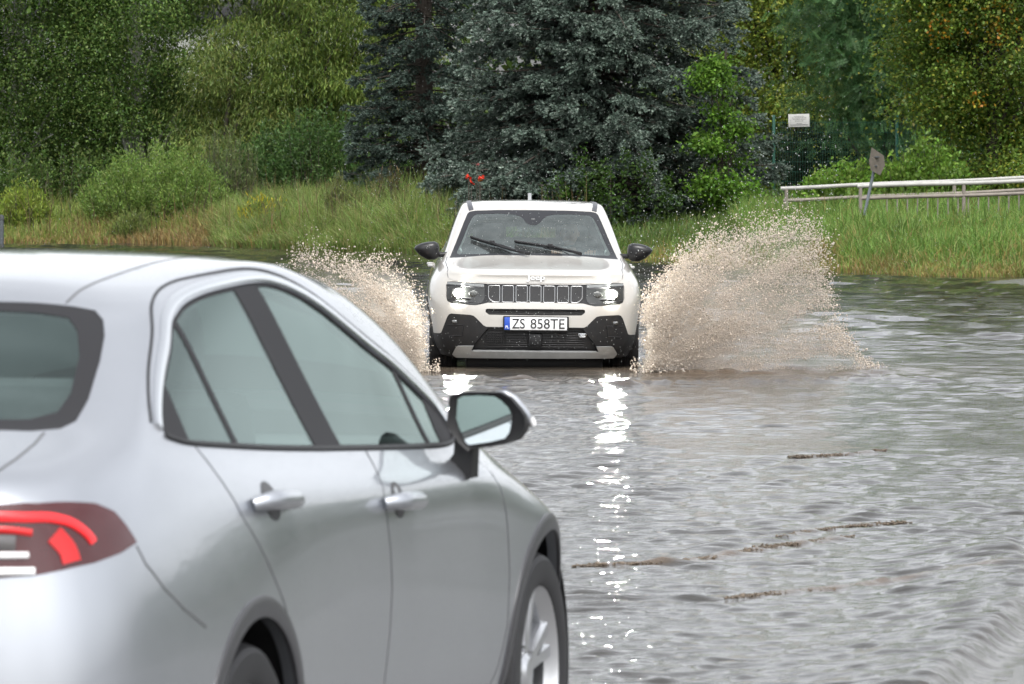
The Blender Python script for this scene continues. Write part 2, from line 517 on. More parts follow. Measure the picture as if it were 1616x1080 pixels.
# ------------------------------------------------------------------ silver sedan (rear axle at x=0, nose towards +x, z=0 at its tyres)
SED_LOC = (-1.400, 11.110, .05); SED_RZ = R(90 - 13.563)
SED_CAGE = [
 # r0 under edge
 [(-.93,0,.28),(-.92,.36,.28),(-.88,.62,.28),(-.78,.74,.26),(-.58,.79,.24),(-.3,.80,.23),(.15,.80,.22),(.65,.80,.21),(1.1,.80,.21),(1.6,.80,.21),(2.05,.80,.21),(2.4,.80,.21),(2.75,.80,.21),(3.15,.76,.20),(3.42,.64,.19),(3.52,.36,.19),(3.55,0,.19)],
 # r1
 [(-.985,0,.38),(-.98,.36,.38),(-.94,.64,.38),(-.83,.79,.37),(-.6,.85,.35),(-.3,.865,.34),(.15,.865,.33),(.65,.858,.32),(1.1,.858,.32),(1.6,.858,.32),(2.05,.86,.32),(2.4,.866,.32),(2.75,.866,.32),(3.12,.79,.31),(3.42,.66,.30),(3.59,.38,.30),(3.62,0,.30)],
 # r2
 [(-1.0,0,.56),(-.995,.36,.56),(-.955,.655,.56),(-.84,.815,.56),(-.6,.872,.54),(-.3,.893,.53),(.15,.893,.52),(.65,.878,.50),(1.1,.877,.50),(1.6,.877,.50),(2.05,.88,.50),(2.4,.892,.50),(2.75,.893,.49),(3.12,.805,.45),(3.44,.67,.43),(3.61,.4,.43),(3.64,0,.43)],
 # r3
 [(-.985,0,.75),(-.98,.36,.75),(-.94,.645,.75),(-.825,.805,.745),(-.6,.866,.73),(-.3,.893,.71),(.15,.895,.69),(.65,.886,.67),(1.1,.885,.66),(1.6,.885,.66),(2.05,.887,.66),(2.4,.895,.66),(2.75,.896,.64),(3.12,.805,.57),(3.43,.67,.55),(3.6,.4,.55),(3.63,0,.55)],
 # r4
 [(-.96,0,.93),(-.955,.36,.925),(-.92,.62,.915),(-.80,.772,.895),(-.6,.838,.875),(-.3,.868,.86),(.15,.882,.845),(.65,.887,.83),(1.1,.888,.82),(1.6,.888,.81),(2.05,.888,.80),(2.4,.89,.765),(2.75,.888,.72),(3.12,.795,.65),(3.40,.65,.65),(3.56,.4,.66),(3.59,0,.66)],
 # r5 shoulder
 [(-.94,0,1.055),(-.935,.36,1.05),(-.89,.58,1.03),(-.77,.715,1.01),(-.58,.79,.99),(-.3,.828,.97),(.15,.853,.95),(.65,.862,.925),(1.1,.866,.91),(1.6,.866,.895),(2.05,.862,.885),(2.4,.855,.845),(2.75,.835,.775),(3.10,.74,.71),(3.33,.59,.69),(3.48,.36,.71),(3.51,0,.71)],
 # r6 belt / window base / windshield base
 [(-.53,0,1.115),(-.52,.34,1.11),(-.49,.58,1.10),(-.46,.69,1.09),(-.40,.742,1.085),(-.3,.765,1.075),(.10,.79,1.045),(.62,.803,1.015),(1.1,.808,.99),(1.6,.805,.965),(2.08,.797,.938),(2.34,.748,.962),(2.44,.69,.975),(2.53,.58,.985),(2.6,.41,.995),(2.64,.2,1.0),(2.66,0,1.0)],
 # r7 mid glass
 [(-.16,0,1.245),(-.16,.30,1.24),(-.14,.52,1.23),(-.10,.605,1.22),(-.04,.65,1.215),(.06,.672,1.21),(.32,.682,1.205),(.74,.69,1.195),(1.14,.697,1.185),(1.60,.705,1.165),(1.96,.692,1.135),(2.13,.655,1.165),(2.19,.59,1.18),(2.235,.49,1.195),(2.28,.34,1.205),(2.31,.17,1.21),(2.32,0,1.212)],
 # r8 rail
 [(.19,0,1.365),(.19,.27,1.36),(.21,.445,1.345),(.25,.52,1.335),(.31,.56,1.335),(.42,.58,1.34),(.60,.585,1.355),(.86,.583,1.372),(1.14,.585,1.375),(1.43,.592,1.36),(1.68,.61,1.305),(1.80,.58,1.315),(1.845,.52,1.345),(1.88,.43,1.36),(1.92,.29,1.376),(1.94,.14,1.384),(1.945,0,1.386)],
 # r9 roof edge
 [(.42,0,1.405),(.42,.2,1.403),(.44,.34,1.393),(.48,.43,1.385),(.55,.475,1.385),(.65,.495,1.392),(.77,.50,1.402),(.94,.50,1.41),(1.13,.50,1.412),(1.34,.50,1.405),(1.53,.495,1.39),(1.61,.465,1.388),(1.65,.41,1.392),(1.69,.33,1.398),(1.72,.21,1.404),(1.74,.1,1.407),(1.745,0,1.408)],
 # r10 roof
 [(.66,0,1.428),(.66,.1,1.428),(.67,.18,1.426),(.70,.24,1.424),(.75,.27,1.424),(.82,.285,1.426),(.90,.29,1.428),(1.0,.29,1.43),(1.12,.29,1.43),(1.24,.285,1.428),(1.34,.275,1.424),(1.39,.25,1.423),(1.42,.22,1.424),(1.44,.17,1.425),(1.455,.11,1.427),(1.46,.05,1.428),(1.465,0,1.428)],
 # r11 ridge
 [(.88,0,1.438),(.89,0,1.438),(.90,0,1.438),(.92,0,1.438),(.94,0,1.439),(.97,0,1.439),(1.0,0,1.439),(1.05,0,1.439),(1.1,0,1.439),(1.13,0,1.439),(1.16,0,1.438),(1.18,0,1.438),(1.20,0,1.437),(1.22,0,1.437),(1.24,0,1.436),(1.25,0,1.436),(1.26,0,1.436)],
]

M_SILVER = paint('silver_paint', (.405, .425, .46), .85, .36, drops=.3)
M_BLACKTRIM = plain('black_trim', (.014, .014, .015), .5, spec=.3)
M_RUBBER = plain('rubber', (.022, .022, .024), .62, var=.25, scale=30)
M_PILLAR = plain('gloss_pillar', (.022, .022, .024), .6, spec=.12)
M_CHROME = plain('bright_trim', (.72, .74, .76), .22, metal=1.0)
M_RIM = plain('alloy', (.62, .63, .65), .28, metal=.9, coat=.4, var=.06, scale=12)
M_RIMDARK = plain('alloy_dark', (.05, .05, .055), .4, metal=.6)
M_SEDGLASS = glass('sedan_glass', (.84, .96, .92), 1.5, .0, .0, rtint=(.84, 1.0, .95))
M_SEAT = plain('seat_cloth', (.05, .055, .06), .9, var=.2, scale=40, bump=.2)
M_DARKIN = plain('cabin_plastic', (.05, .054, .055), .7, var=.2, scale=15)
M_LAMPRED = plain('lamp_red_dark', (.05, .004, .005), .2, coat=.35, var=.2)
M_LAMPBAR = plain('lamp_red_bright', (.50, .004, .005), .25, coat=.25)
M_LAMPBAR2 = plain('lamp_red_lit', (.66, .012, .016), .25, coat=.25, emit=(1, .03, .035), estr=.15)
M_LAMPWHITE = plain('lamp_white', (.78, .78, .78), .15, coat=1.0)
M_LAMPGREY = plain('lamp_smoke', (.06, .055, .055), .1, coat=1.0)
M_SEAMSHADE = plain('seam', (.09, .092, .096), .8)  # dark panel joints, and the painted shade in the handle cups
M_MIRROR = plain('mirror_glass', (.55, .60, .60), .02, metal=1.0)

def arc_loop(cx, cz, r, n=40, base=.0):
    a = np.linspace(R(200), R(-20), n)
    L = [(cx + r * math.cos(t), cz + r * math.sin(t)) for t in a]
    return [(L[0][0], base)] + L + [(L[-1][0], base)]

def make_wheel(parent, x, y, r, side, rim_r, spokes, w=.215, twin=False, steer=0.0, name='wheel'):
    """wheel on the y<0 (side=-1) or y>0 (side=1) flank; outer face looks outwards; returns the rim part"""
    s = side
    b = MB()
    rr = rim_r
    b.lathe([(rr * .98, -w * .85 * s), (rr * .93, -w * .5 * s), (rr * .90, -.03 * s), (rr * .965, -.012 * s), (rr * 1.0, -.004 * s), (rr * 1.02, .004 * s), (rr * 1.03, -.006 * s), (rr * 1.02, -w * .85 * s)], 'y', 56)
    # barrel back disc
    b.lathe([(.001, -w * .55 * s), (rr * .93, -w * .55 * s)], 'y', 40)
    rim = b.build('wheel', M_RIM, parent, sharp=40)
    rim.location = (x, y, r)
    rim.rotation_euler = (0, 0, steer)
    sp = MB()
    for k in range(spokes):
        a0 = 2 * math.pi * k / spokes + .35
        for da in ((-.16, .16) if twin else (0,)):
            a1 = a0 + da
            ci, si = math.cos(a0 + da * .5), math.sin(a0 + da * .5); co, so = math.cos(a1), math.sin(a1)
            wi, wo = (.022, .026) if twin else (.034, .045)
            pin = np.array([rr * .20 * ci, 0, rr * .20 * si]); pout = np.array([rr * .965 * co, 0, rr * .965 * so])
            t = (pout - pin) / np.linalg.norm(pout - pin); q = np.array([-t[2], 0, t[0]])
            V = []
            for p, ww, d0, d1 in ((pin, wi, -.030, -.075), ((pin + pout) / 2, (wi + wo) / 2 * .85, -.022, -.07), (pout, wo, -.014, -.055)):
                for sg, f, d in ((-1, 1, d1), (-1, .62, d0), (1, .62, d0), (1, 1, d1)):
                    v = p + q * sg * f * ww; V.append((v[0], d * s, v[2]))
            F = []
            for i in range(2):
                for j in range(4):
                    F.append((i * 4 + j, i * 4 + (j + 1) % 4, i * 4 + 4 + (j + 1) % 4, i * 4 + 4 + j))
            F += [(0, 1, 2, 3), (8, 9, 10, 11)]
            sp.add(V, F)
    sp.lathe([(.001, -.018 * s), (rr * .17, -.020 * s), (rr * .25, -.032 * s), (rr * .27, -.075 * s)], 'y', 32)
    for k in range(5):
        a0 = 2 * math.pi * (k + .5) / 5
        sp.lathe([(.001, -.024 * s), (.011, -.026 * s), (.011, -.05 * s)], 'y', 8, (rr * .31 * math.cos(a0), 0, rr * .31 * math.sin(a0)))
    sp.build('spokes', M_RIM, rim, sharp=30)
    dk = MB(); dk.lathe([(.02, -w * .5 * s), (rr * .72, -w * .48 * s), (rr * .72, -w * .62 * s)], 'y', 36)
    dk.build('brake_disc', M_RIMDARK, rim)
    t = MB(); ww = w
    prof = [(rr * 1.015, -.012), (rr * 1.03, .006), (rr * 1.10, .014), (r * .93, .013), (r * .965, .006), (r * .99, -.012)]
    for g in range(4):
        y0 = -.025 - g * (ww - .05) / 4; y1 = y0 - (ww - .05) / 4
        prof += [(r, y0), (r, y1 + .012), (r - .008, y1 + .010), (r - .008, y1 + .003)]
    prof += [(r * .985, -ww + .010), (r * .93, -ww - .008), (rr * 1.05, -ww + .0), (rr * 1.0, -ww + .02)]
    t.lathe([(a, h * s) for a, h in prof], 'y', 72)
    t.build('tyre', M_RUBBER, rim, sharp=30)
    return rim

def build_sedan():
    S = Surf(SED_CAGE)
    car = empty('sedan_car', SED_LOC, SED_RZ)
    tag(car, 'silver sedan seen from behind, nearest the camera at the left', 'car')
    dl = 0.05
    def nr(pts, closed=True, step=dl): return S.near(dens([(p[0], abs(p[1]), p[2]) for p in pts], step, closed))
    def sd(pts, closed=True, step=dl): return S.side(dens(pts, step, closed))
    # window line (traced along the flank)
    dlo = [(-.234,.756,1.088),(-.136,.724,1.135),(-.002,.688,1.188),(.16,.65,1.245),(.278,.616,1.292),(.352,.604,1.312),(.454,.593,1.333),(.618,.589,1.351),(.842,.592,1.362),(1.01,.594,1.366),(1.138,.6,1.36),(1.274,.614,1.336),(1.406,.636,1.297),(1.529,.661,1.247),(1.673,.686,1.189),(1.824,.701,1.143),(1.963,.72,1.086),(2.073,.738,1.037),(2.13,.756,.998),(2.10,.783,.96),(1.978,.798,.951),(1.796,.809,.955),(1.4,.81,.972),(.982,.811,.992),(.755,.809,1.003),(.45,.803,1.02),(.218,.8,1.035),(-.094,.784,1.058),(-.2,.771,1.072)]
    dlo_xz = [tuple(p[:2]) for p in smooth_path([np.array([p[0], p[2], 0.]) for p in dlo], 3, True)]
    ND = 57
    def clip_line(p, q, t0, t1): return (p[0] + (q[0] - p[0]) * t0, p[1] + (q[1] - p[1]) * t0), (p[0] + (q[0] - p[0]) * t1, p[1] + (q[1] - p[1]) * t1)
    # glass pieces as polygons in the side view, cut from the window outline shrunk a little
    cen = np.mean(np.array(dlo_xz), 0)
    def between(f0, f1):
        """part of the window outline between two slanted lines, f = (xbottom,zbottom,xtop,ztop)"""
        def sidev(f, p): return (f[2] - f[0]) * (p[1] - f[1]) - (f[3] - f[1]) * (p[0] - f[0])
        poly = [np.array(p) for p in dens(inset(dlo_xz, .007), .03, True)]
        for f, sg in ((f0, -1), (f1, 1)):
            if f is None: continue
            out = []
            for i in range(len(poly)):
                a, b = poly[i], poly[(i + 1) % len(poly)]
                sa, sb = sidev(f, a) * sg, sidev(f, b) * sg
                if sa >= 0: out.append(a)
                if (sa >= 0) != (sb >= 0):
                    t = sa / (sa - sb); out.append(a + (b - a) * t)
            poly = out
        return poly
    q0 = (-.105, 1.06, .0, 1.20)
    d0a, d0b = (.168, 1.03, .300, 1.30), (.200, 1.03, .330, 1.30)
    b0, b1 = (.762, 1.0, .836, 1.36), (.972, 1.0, 1.018, 1.36)
    e0a, e0b = (1.775, .95, 1.815, 1.148), (1.812, .95, 1.850, 1.148)
    g0 = (1.93, .95, 2.015, 1.075)
    gl = {'quarter_glass': between(q0, d0a), 'rear_door_glass': between(d0b, b0), 'front_door_glass': between(b1, e0a), 'front_quarter_glass': between(e0b, g0)}
    # doors
    cutF = [(1.139,.982),(1.120,.945),(1.100,.920),(1.062,.860),(1.075,.80),(1.097,.747),(1.122,.657),(1.118,.555),(1.095,.45),(1.08,.35),(1.08,.305)]
    cutR = [(-.11,1.06),(-.09,1.02),(-.072,.975),(-.024,.893),(.046,.833),(.122,.763),(.189,.704),(.26,.62),(.33,.53),(.38,.44),(.40,.36),(.405,.305)]
    cutA = [(2.12,.965),(2.14,.90),(2.19,.83),(2.225,.73),(2.25,.62),(2.25,.48),(2.20,.38),(2.12,.305)]
    dcutF, dcutR, dcutA = dens(cutF, dl), dens(cutR, dl), dens(cutA, dl)
    fdoor = np.concatenate([dcutA, dens([(2.12,.305),(1.08,.305)], dl)[1:-1], dcutF[::-1], dens([(1.139,.982),(1.14,1.0),(1.6,.98),(2.05,.97),(2.12,.965)], dl)[1:-1]])
    rdoor = np.concatenate([dcutF, dens([(1.08,.305),(.405,.305)], dl)[1:-1], dcutR[::-1], dens([(-.11,1.06),(-.05,1.07),(.3,1.05),(.8,1.02),(1.139,.982)], dl)[1:-1]])
    arch_r, arch_f = arc_loop(0.0, .317, .372), arc_loop(2.665, .317, .375)
    rw = [(.115,0,1.347),(.125,.14,1.346),(.135,.276,1.343),(.148,.356,1.341),(.157,.439,1.333),(.157,.482,1.324),(.112,.515,1.305),(.027,.546,1.274),(-.108,.58,1.226),(-.301,.618,1.155),(-.424,.632,1.118),(-.483,.618,1.107),(-.525,.57,1.103),(-.56,.45,1.10),(-.575,.25,1.10),(-.58,0,1.10)]
    rwc = [(.062,0,1.332),(.07,.15,1.33),(.083,.293,1.327),(.091,.376,1.322),(.085,.446,1.312),(.026,.485,1.287),(-.101,.532,1.238),(-.287,.575,1.169),(-.391,.58,1.135),(-.449,.54,1.122),(-.49,.42,1.117),(-.51,.2,1.116),(-.515,0,1.116)]
    def halfloop(pts):
        L = S.near(dens(pts, dl))
        L[0][0] = L[-1][0] = 0.0
        k = max(2, int(abs(L[0][1] - L[-1][1]) / .12))
        seam = [(0.0, L[-1][1] + (L[0][1] - L[-1][1]) * t / k) for t in range(1, k)]
        return np.concatenate([L, np.array(seam)])
    ws = [(S.Cn - 1, 6.12), (13.6, 6.12), (11.4, 6.14), (11.25, 6.5), (11.15, 7.2), (11.15, 7.75), (11.6, 7.95), (13.5, 8.0), (S.Cn - 1, 8.0)]
    ws = dens(ws, .15)
    ws = np.concatenate([ws, [(S.Cn - 1, 8.0 - t * (8.0 - 6.12) / 15) for t in range(1, 15)]])
    lamp = [(-.905,.637,.976),(-.851,.696,.976),(-.769,.747,.974),(-.719,.769,.968),(-.673,.793,.95),(-.652,.812,.921),(-.635,.827,.887),(-.707,.817,.871),(-.788,.792,.858),(-.855,.749,.848),(-.891,.709,.84),(-.924,.643,.835),(-.95,.50,.835),(-.955,.36,.86),(-.955,.34,.95),(-.94,.50,.975)]
    loops = [('front_door', S.side(fdoor)), ('rear_door', S.side(rdoor)), ('window_trim', sd(dlo_xz, step=.03))]
    for nm, p in gl.items(): loops.append((nm, S.side(dens(p, .03, True))))
    loops += [('rear_window_border', halfloop(rw)), ('rear_window', halfloop(rwc)), ('windshield', ws), ('tail_lamp', nr(lamp, step=.03)),
              (None, sd(arch_r, step=.03)), (None, sd(arch_f, step=.03))]
    vs, P = S.panels(loops, .11)
    S.mesh('body', vs, P['body'], M_SILVER, car, 0, .03, 'both')
    for sd_ in ('L', 'R'):
        for nm in ('front_door', 'rear_door'):
            d = S.mesh('door', vs, P[nm], M_SILVER, car, 0, .03, sd_)
            sg = 1 if sd_ == 'L' else -1
            hx, hz = ((1.172, .853) if nm == 'front_door' else (.176, .912))
            # pull handle with its lock; a dark disc paints the shade in the cup
            hp = []
            for t in np.linspace(-1, 1, 15):
                xx = hx + t * .122; uv = S.side([(xx, hz - t * .006)]); p = S.path(uv)[0]; n = S.nrm(uv[:, 0], uv[:, 1])[0]
                hp.append(p + n * (.034 * (1 - abs(t) ** 6) + .002))
            b = MB(); V, F = tube_mesh(hp, [.014 + .008 * (1 - abs(t) ** 4) for t in np.linspace(-1, 1, 15)], 12)
            V = [(v[0], v[1] * sg, v[2]) for v in V]; b.add(V, F); h = b.build('handle', M_SILVER, d, sharp=60)
            cup = [(hx + .015 + .05 * math.cos(a) * (1 if math.sin(a) > 0 else 1), hz + .006 + .042 * math.sin(a)) for a in np.linspace(0, 2 * math.pi, 24, endpoint=False)]
            uv = S.side(cup); pp = S.path(uv, .0015); c0 = S.path(S.side([(hx + .015, hz + .006)]), .0005)[0]
            V = [(q[0], q[1] * sg, q[2]) for q in list(pp) + [c0]]
            mesh_np('handle_cup_shade', V, [(i, (i + 1) % 24, 24) if sg > 0 else ((i + 1) % 24, i, 24) for i in range(24)], M_SEAMSHADE, d)
        S.mesh('window_trim', vs, P['window_trim'], M_PILLAR, car, -.004, .01, sd_)
        for nm in gl:
            S.mesh('window', vs, P[nm], M_SEDGLASS, car, -.006, 0, sd_)
        S.mesh('tail_lamp', vs, P['tail_lamp'], M_LAMPRED, car, .002, .02, sd_)
        sg = 1 if sd_ == 'L' else -1
        def put(V, F, nm, m, par=car):
            if sg < 0: V, F = mir(V), flipF(F)
            return mesh_np(nm, np.array([tuple(v) for v in V]), F, m, par, True, sharp=40)
        # bright and black bands round the windows
        ring = inset(dlo_xz, -.012)
        V, F = S.strip(S.side(relax(dens(inset(dlo_xz, -.013)[:ND], .03))), .024, .007); put(V, F, 'window_moulding', M_CHROME)
        V, F = S.strip(S.side(relax(dens(inset(dlo_xz, -.032)[:ND], .03), 14)), .007, .003); put(V, F, 'roof_seal', M_BLACKTRIM)
        V, F = S.strip(S.side(dens(inset(dlo_xz, -.003)[ND - 3:] , .03)), .012, .006); put(V, F, 'belt_seal', M_BLACKTRIM)
        # shut lines
        for cl in (dcutF, dcutR, dcutA): put(*S.strip(S.side(cl), .0055, .0012), 'shut_line', M_SEAMSHADE)
        for tr_ in ([(-.523,.597,1.097),(-.603,.605,1.079),(-.734,.61,1.055),(-.817,.606,1.038),(-.90,.58,1.02),(-.92,.57,.985)],
                    [(-.640,.829,.881),(-.623,.843,.844),(-.562,.863,.79),(-.482,.878,.745),(-.368,.89,.698)],
                    [(.170,.413,1.342),(.279,.408,1.364),(.424,.41,1.383),(.8,.41,1.405),(1.2,.41,1.408),(1.6,.42,1.39)]):
            put(*S.strip(S.near(dens(tr_, .04)), .006, .0012), 'shut_line', M_SEAMSHADE)
        # wheel-arch lips
        for a_, cx, rr in ((arch_r, 0, .372), (arch_f, 2.665, .375)):
            L = [(cx + (rr + .02) * math.cos(t), .317 + (rr + .02) * math.sin(t)) for t in np.linspace(R(205), R(-25), 40)]
            V, F = S.strip(S.side(L), .045, .006); put(V, F, 'wheel_arch_lip', M_SILVER)
            b = MB(); V = []; F = []
            for i, t in enumerate(np.linspace(R(200), R(-20), 30)):
                for yy in (.86, .55): V.append((cx + (rr + .012) * math.cos(t), yy, .317 + (rr + .012) * math.sin(t)))
            for i in range(29): F.append((2 * i, 2 * i + 1, 2 * i + 3, 2 * i + 2))
            V += [(cx, .55, .317)]; k = len(V) - 1
            for i in range(29): F.append((2 * i + 1, k, 2 * i + 3))
            put(V, F, 'wheel_well', M_BLACKTRIM)
        # tail-lamp light guides
        def guide(pts, w, h, nm, m):
            V, F = S.strip(S.near(smooth_path([(p[0], abs(p[1]), p[2]) for p in pts], 6)), w, h, off=.002); put(V, F, nm, m)
        guide(TL_UP, .020, .006, 'light_guide', M_LAMPBAR2)
        guide(TL_LOW, .014, .005, 'light_guide', M_LAMPBAR)
        guide(TL_RED, .042, .004, 'light_guide', M_LAMPBAR)
        guide(TL_GREY, .030, .003, 'indicator_lens', M_LAMPGREY)
        guide(TL_W1, .012, .006, 'reflector', M_LAMPWHITE)
        guide(TL_W2, .015, .006, 'reflector', M_LAMPWHITE)
    S.mesh('rear_window_border', vs, P['rear_window_border'], M_PILLAR, car, -.001, .006, 'both')
    S.mesh('rear_window', vs, P['rear_window'], M_SEDGLASS, car, -.002, 0, 'both')
    S.mesh('windshield', vs, P['windshield'], M_SEDGLASS, car, -.002, 0, 'both')
    b = MB(); b.box((1.3, 0, .25), (4.4, 1.5, .10), .03); b.build('underbody', M_BLACKTRIM, car)
    # door mirrors: black bezel and shell, bright cap, glass
    hous = [(-.838,1.072),(-.851,1.08),(-.888,1.083),(-.947,1.083),(-.968,1.083),(-.994,1.069),(-1.021,1.038),(-1.029,1.025),(-1.03,1.005),(-1.026,.987),(-1.01,.966),(-.978,.955),(-.941,.948),(-.896,.943),(-.885,.936),(-.862,.956),(-.843,.982),(-.83,1.0)]
    glas = [(-.86,1.065),(-.872,1.072),(-.915,1.074),(-.952,1.072),(-.968,1.063),(-.986,1.046),(-.996,1.028),(-.994,1.004),(-.989,.984),(-.978,.97),(-.941,.961),(-.888,.953),(-.88,.959),(-.862,.998),(-.856,1.018)]
    for sg in (-1, 1):
        hp = [(abs(a), c) for a, c in hous]; c0 = np.mean(hp, 0)
        def ring(k, x, dy=0, src=hp): return [(x, sg * (c0[0] + dy + (p[0] - c0[0]) * k), c0[1] + (p[1] - c0[1]) * k) for p in src]
        secs = [ring(.90, 1.845), ring(.985, 1.838), ring(1.0, 1.85), ring(.99, 1.89), ring(.90, 1.95, -.008), ring(.66, 1.995, -.02), ring(.3, 2.01, -.025)]
        n = len(hp); V = [v for s_ in secs for v in s_]; F = []
        for i in range(len(secs) - 1):
            for j in range(n): F.append((i * n + j, i * n + (j + 1) % n, (i + 1) * n + (j + 1) % n, (i + 1) * n + j))
        F += [tuple(range(n))[::-1], tuple(range((len(secs) - 1) * n, len(secs) * n))]
        b = MB(); b.add(V, F)
        st = [(.846,.975),(.843,.93),(.830,.912),(.875,.871),(.889,.87),(.893,.955)]
        b.prism([(sg * a, c) for a, c in st], 'x', 1.865, 1.93)
        h = b.build('door_mirror', M_BLACKTRIM, car, sharp=50)
        # painted cap: upper outer part of the shell, proud of it
        V = []; F = []; idx = list(range(3, 9)); m = len(idx)
        rows = [ring(1.012, 1.872), ring(1.018, 1.90), ring(.955, 1.96, -.008), ring(.70, 2.005, -.02), ring(.35, 2.022, -.025)]
        for r_ in rows: V += [r_[i] for i in idx]
        for i in range(len(rows) - 1):
            for j in range(m - 1): F.append((i * m + j, i * m + j + 1, (i + 1) * m + j + 1, (i + 1) * m + j))
        b = MB(); b.add(V, F); cp = b.build('mirror_cap', M_SILVER, h, sharp=60)
        md = cp.modifiers.new('thickness', 'SOLIDIFY'); md.thickness = .006
        g2 = [(abs(a), c) for a, c in glas]
        V = [(1.8435 - .0025, sg * a, c) for a, c in g2]
        mesh_np('mirror_glass', V, [tuple(range(len(V)))], M_MIRROR, h, False)
        b = MB(); V, F = tube_mesh([(1.90, sg * 1.030, 1.018), (1.90, sg * 1.036, 1.004), (1.925, sg * 1.025, 1.0), (1.95, sg * 1.01, 1.004)], .007, 8); b.add(V, F)
        b.build('side_indicator', M_LAMPWHITE, h)
    # wheels
    for x in (0.0, 2.665):
        for sg in (-1, 1):
            make_wheel(car, x, sg * .865, .317, sg, .222, 5, twin=True)
    # cabin
    for yy in (-.37, .37): seat(car, 'seat', M_SEAT, 1.25, yy, .40)
    b = MB(); b.box((.42, 0, .58), (.5, 1.25, .16), .05)
    s_ = b.build('rear_bench', M_SEAT, car)
    b = MB(); b.box((.10, 0, .82), (.16, 1.25, .55), .05, Matrix.Rotation(-.42, 3, 'Y')); b.build('backrest', M_SEAT, s_)
    for yy in (-.40, 0, .40):
        b = MB(); b.box((-.02, yy, 1.10), (.11, .27, .17), .05); b.build('headrest', M_SEAT, s_)
    b = MB(); b.box((-.36, 0, 1.03), (.5, 1.2, .03), .01); b.build('parcel_shelf', M_DARKIN, car)
    b = MB(); b.box((2.25, 0, .86), (.55, 1.3, .16), .06); d = b.build('dashboard', M_DARKIN, car)
    b = MB(); pts = [(1.83 + .10 * math.sin(a) * .45, .37 + .185 * math.cos(a), .86 + .185 * math.sin(a) * .92) for a in np.linspace(0, 2 * math.pi, 32, endpoint=False)]
    b.tube(pts, .016, 8, closed=True); b.box((1.87, .37, .855), (.05, .15, .10), .02); b.build('steering_wheel', M_DARKIN, car)
    b = MB(); b.box((1.64, 0, 1.315), (.03, .24, .065), .015); b.tube([(1.66, 0, 1.34), (1.72, 0, 1.375)], .01); b.build('inner_mirror', M_DARKIN, car)
    # antenna fin, plate recess, bumper reflector, exhaust-side diffuser at the tail
    b = MB(); b.prism([(.50, 1.412), (.66, 1.424), (.62, 1.47), (.585, 1.472)], 'y', -.018, .018); b.build('antenna_fin', M_SILVER, car)
    uvp = S.near([(-.96, y, z) for y, z in [(.27, .80), (.27, .68), (0, .68), (0, .80)]])
    b = MB(); b.box((-1.006, 0, .74), (.012, .52, .115), .003); b.build('number_plate', M_LAMPWHITE, car)
    b = MB(); b.box((-.985, 0, .33), (.05, 1.1, .09), .02); b.build('diffuser', M_BLACKTRIM, car)
    return car

def relax(P, k=8):
    P = np.array(P, float)
    for _ in range(k): P[1:-1] = .25 * P[:-2] + .5 * P[1:-1] + .25 * P[2:]
    return P

def inset(poly, d):
    """offset a closed polygon inwards (d>0) in its plane"""
    P = np.array(poly, float); n = len(P); out = []
    a2 = 0
    for i in range(n):
        j = (i + 1) % n; a2 += P[i][0] * P[j][1] - P[j][0] * P[i][1]
    sg = 1 if a2 > 0 else -1
    for i in range(n):
        a, b, c = P[i - 1], P[i], P[(i + 1) % n]
        t1 = (b - a) / (np.linalg.norm(b - a) + 1e-9); t2 = (c - b) / (np.linalg.norm(c - b) + 1e-9)
        n1 = np.array([-t1[1], t1[0]]) * sg; n2 = np.array([-t2[1], t2[0]]) * sg
        q = n1 + n2; q /= (np.linalg.norm(q) + 1e-9)
        out.append(b + q * d / max(.5, float(q @ n1)))
    return [tuple(p) for p in out]
TL_UP = [(-.955,.36,.953),(-.935,.52,.953),(-.89,.66,.949),(-.845,.715,.946),(-.805,.737,.93),(-.78,.76,.908),(-.775,.775,.893)]
TL_LOW = [(-.955,.40,.93),(-.94,.52,.93),(-.91,.645,.928),(-.88,.69,.92)]
TL_RED = [(-.85,.726,.915),(-.835,.745,.885),(-.835,.755,.86)]
TL_GREY = [(-.95,.45,.905),(-.935,.56,.905),(-.91,.67,.902)]
TL_W1 = [(-.95,.45,.878),(-.935,.57,.878),(-.895,.69,.878)]
TL_W2 = [(-.95,.45,.846),(-.935,.57,.846),(-.89,.70,.846)]

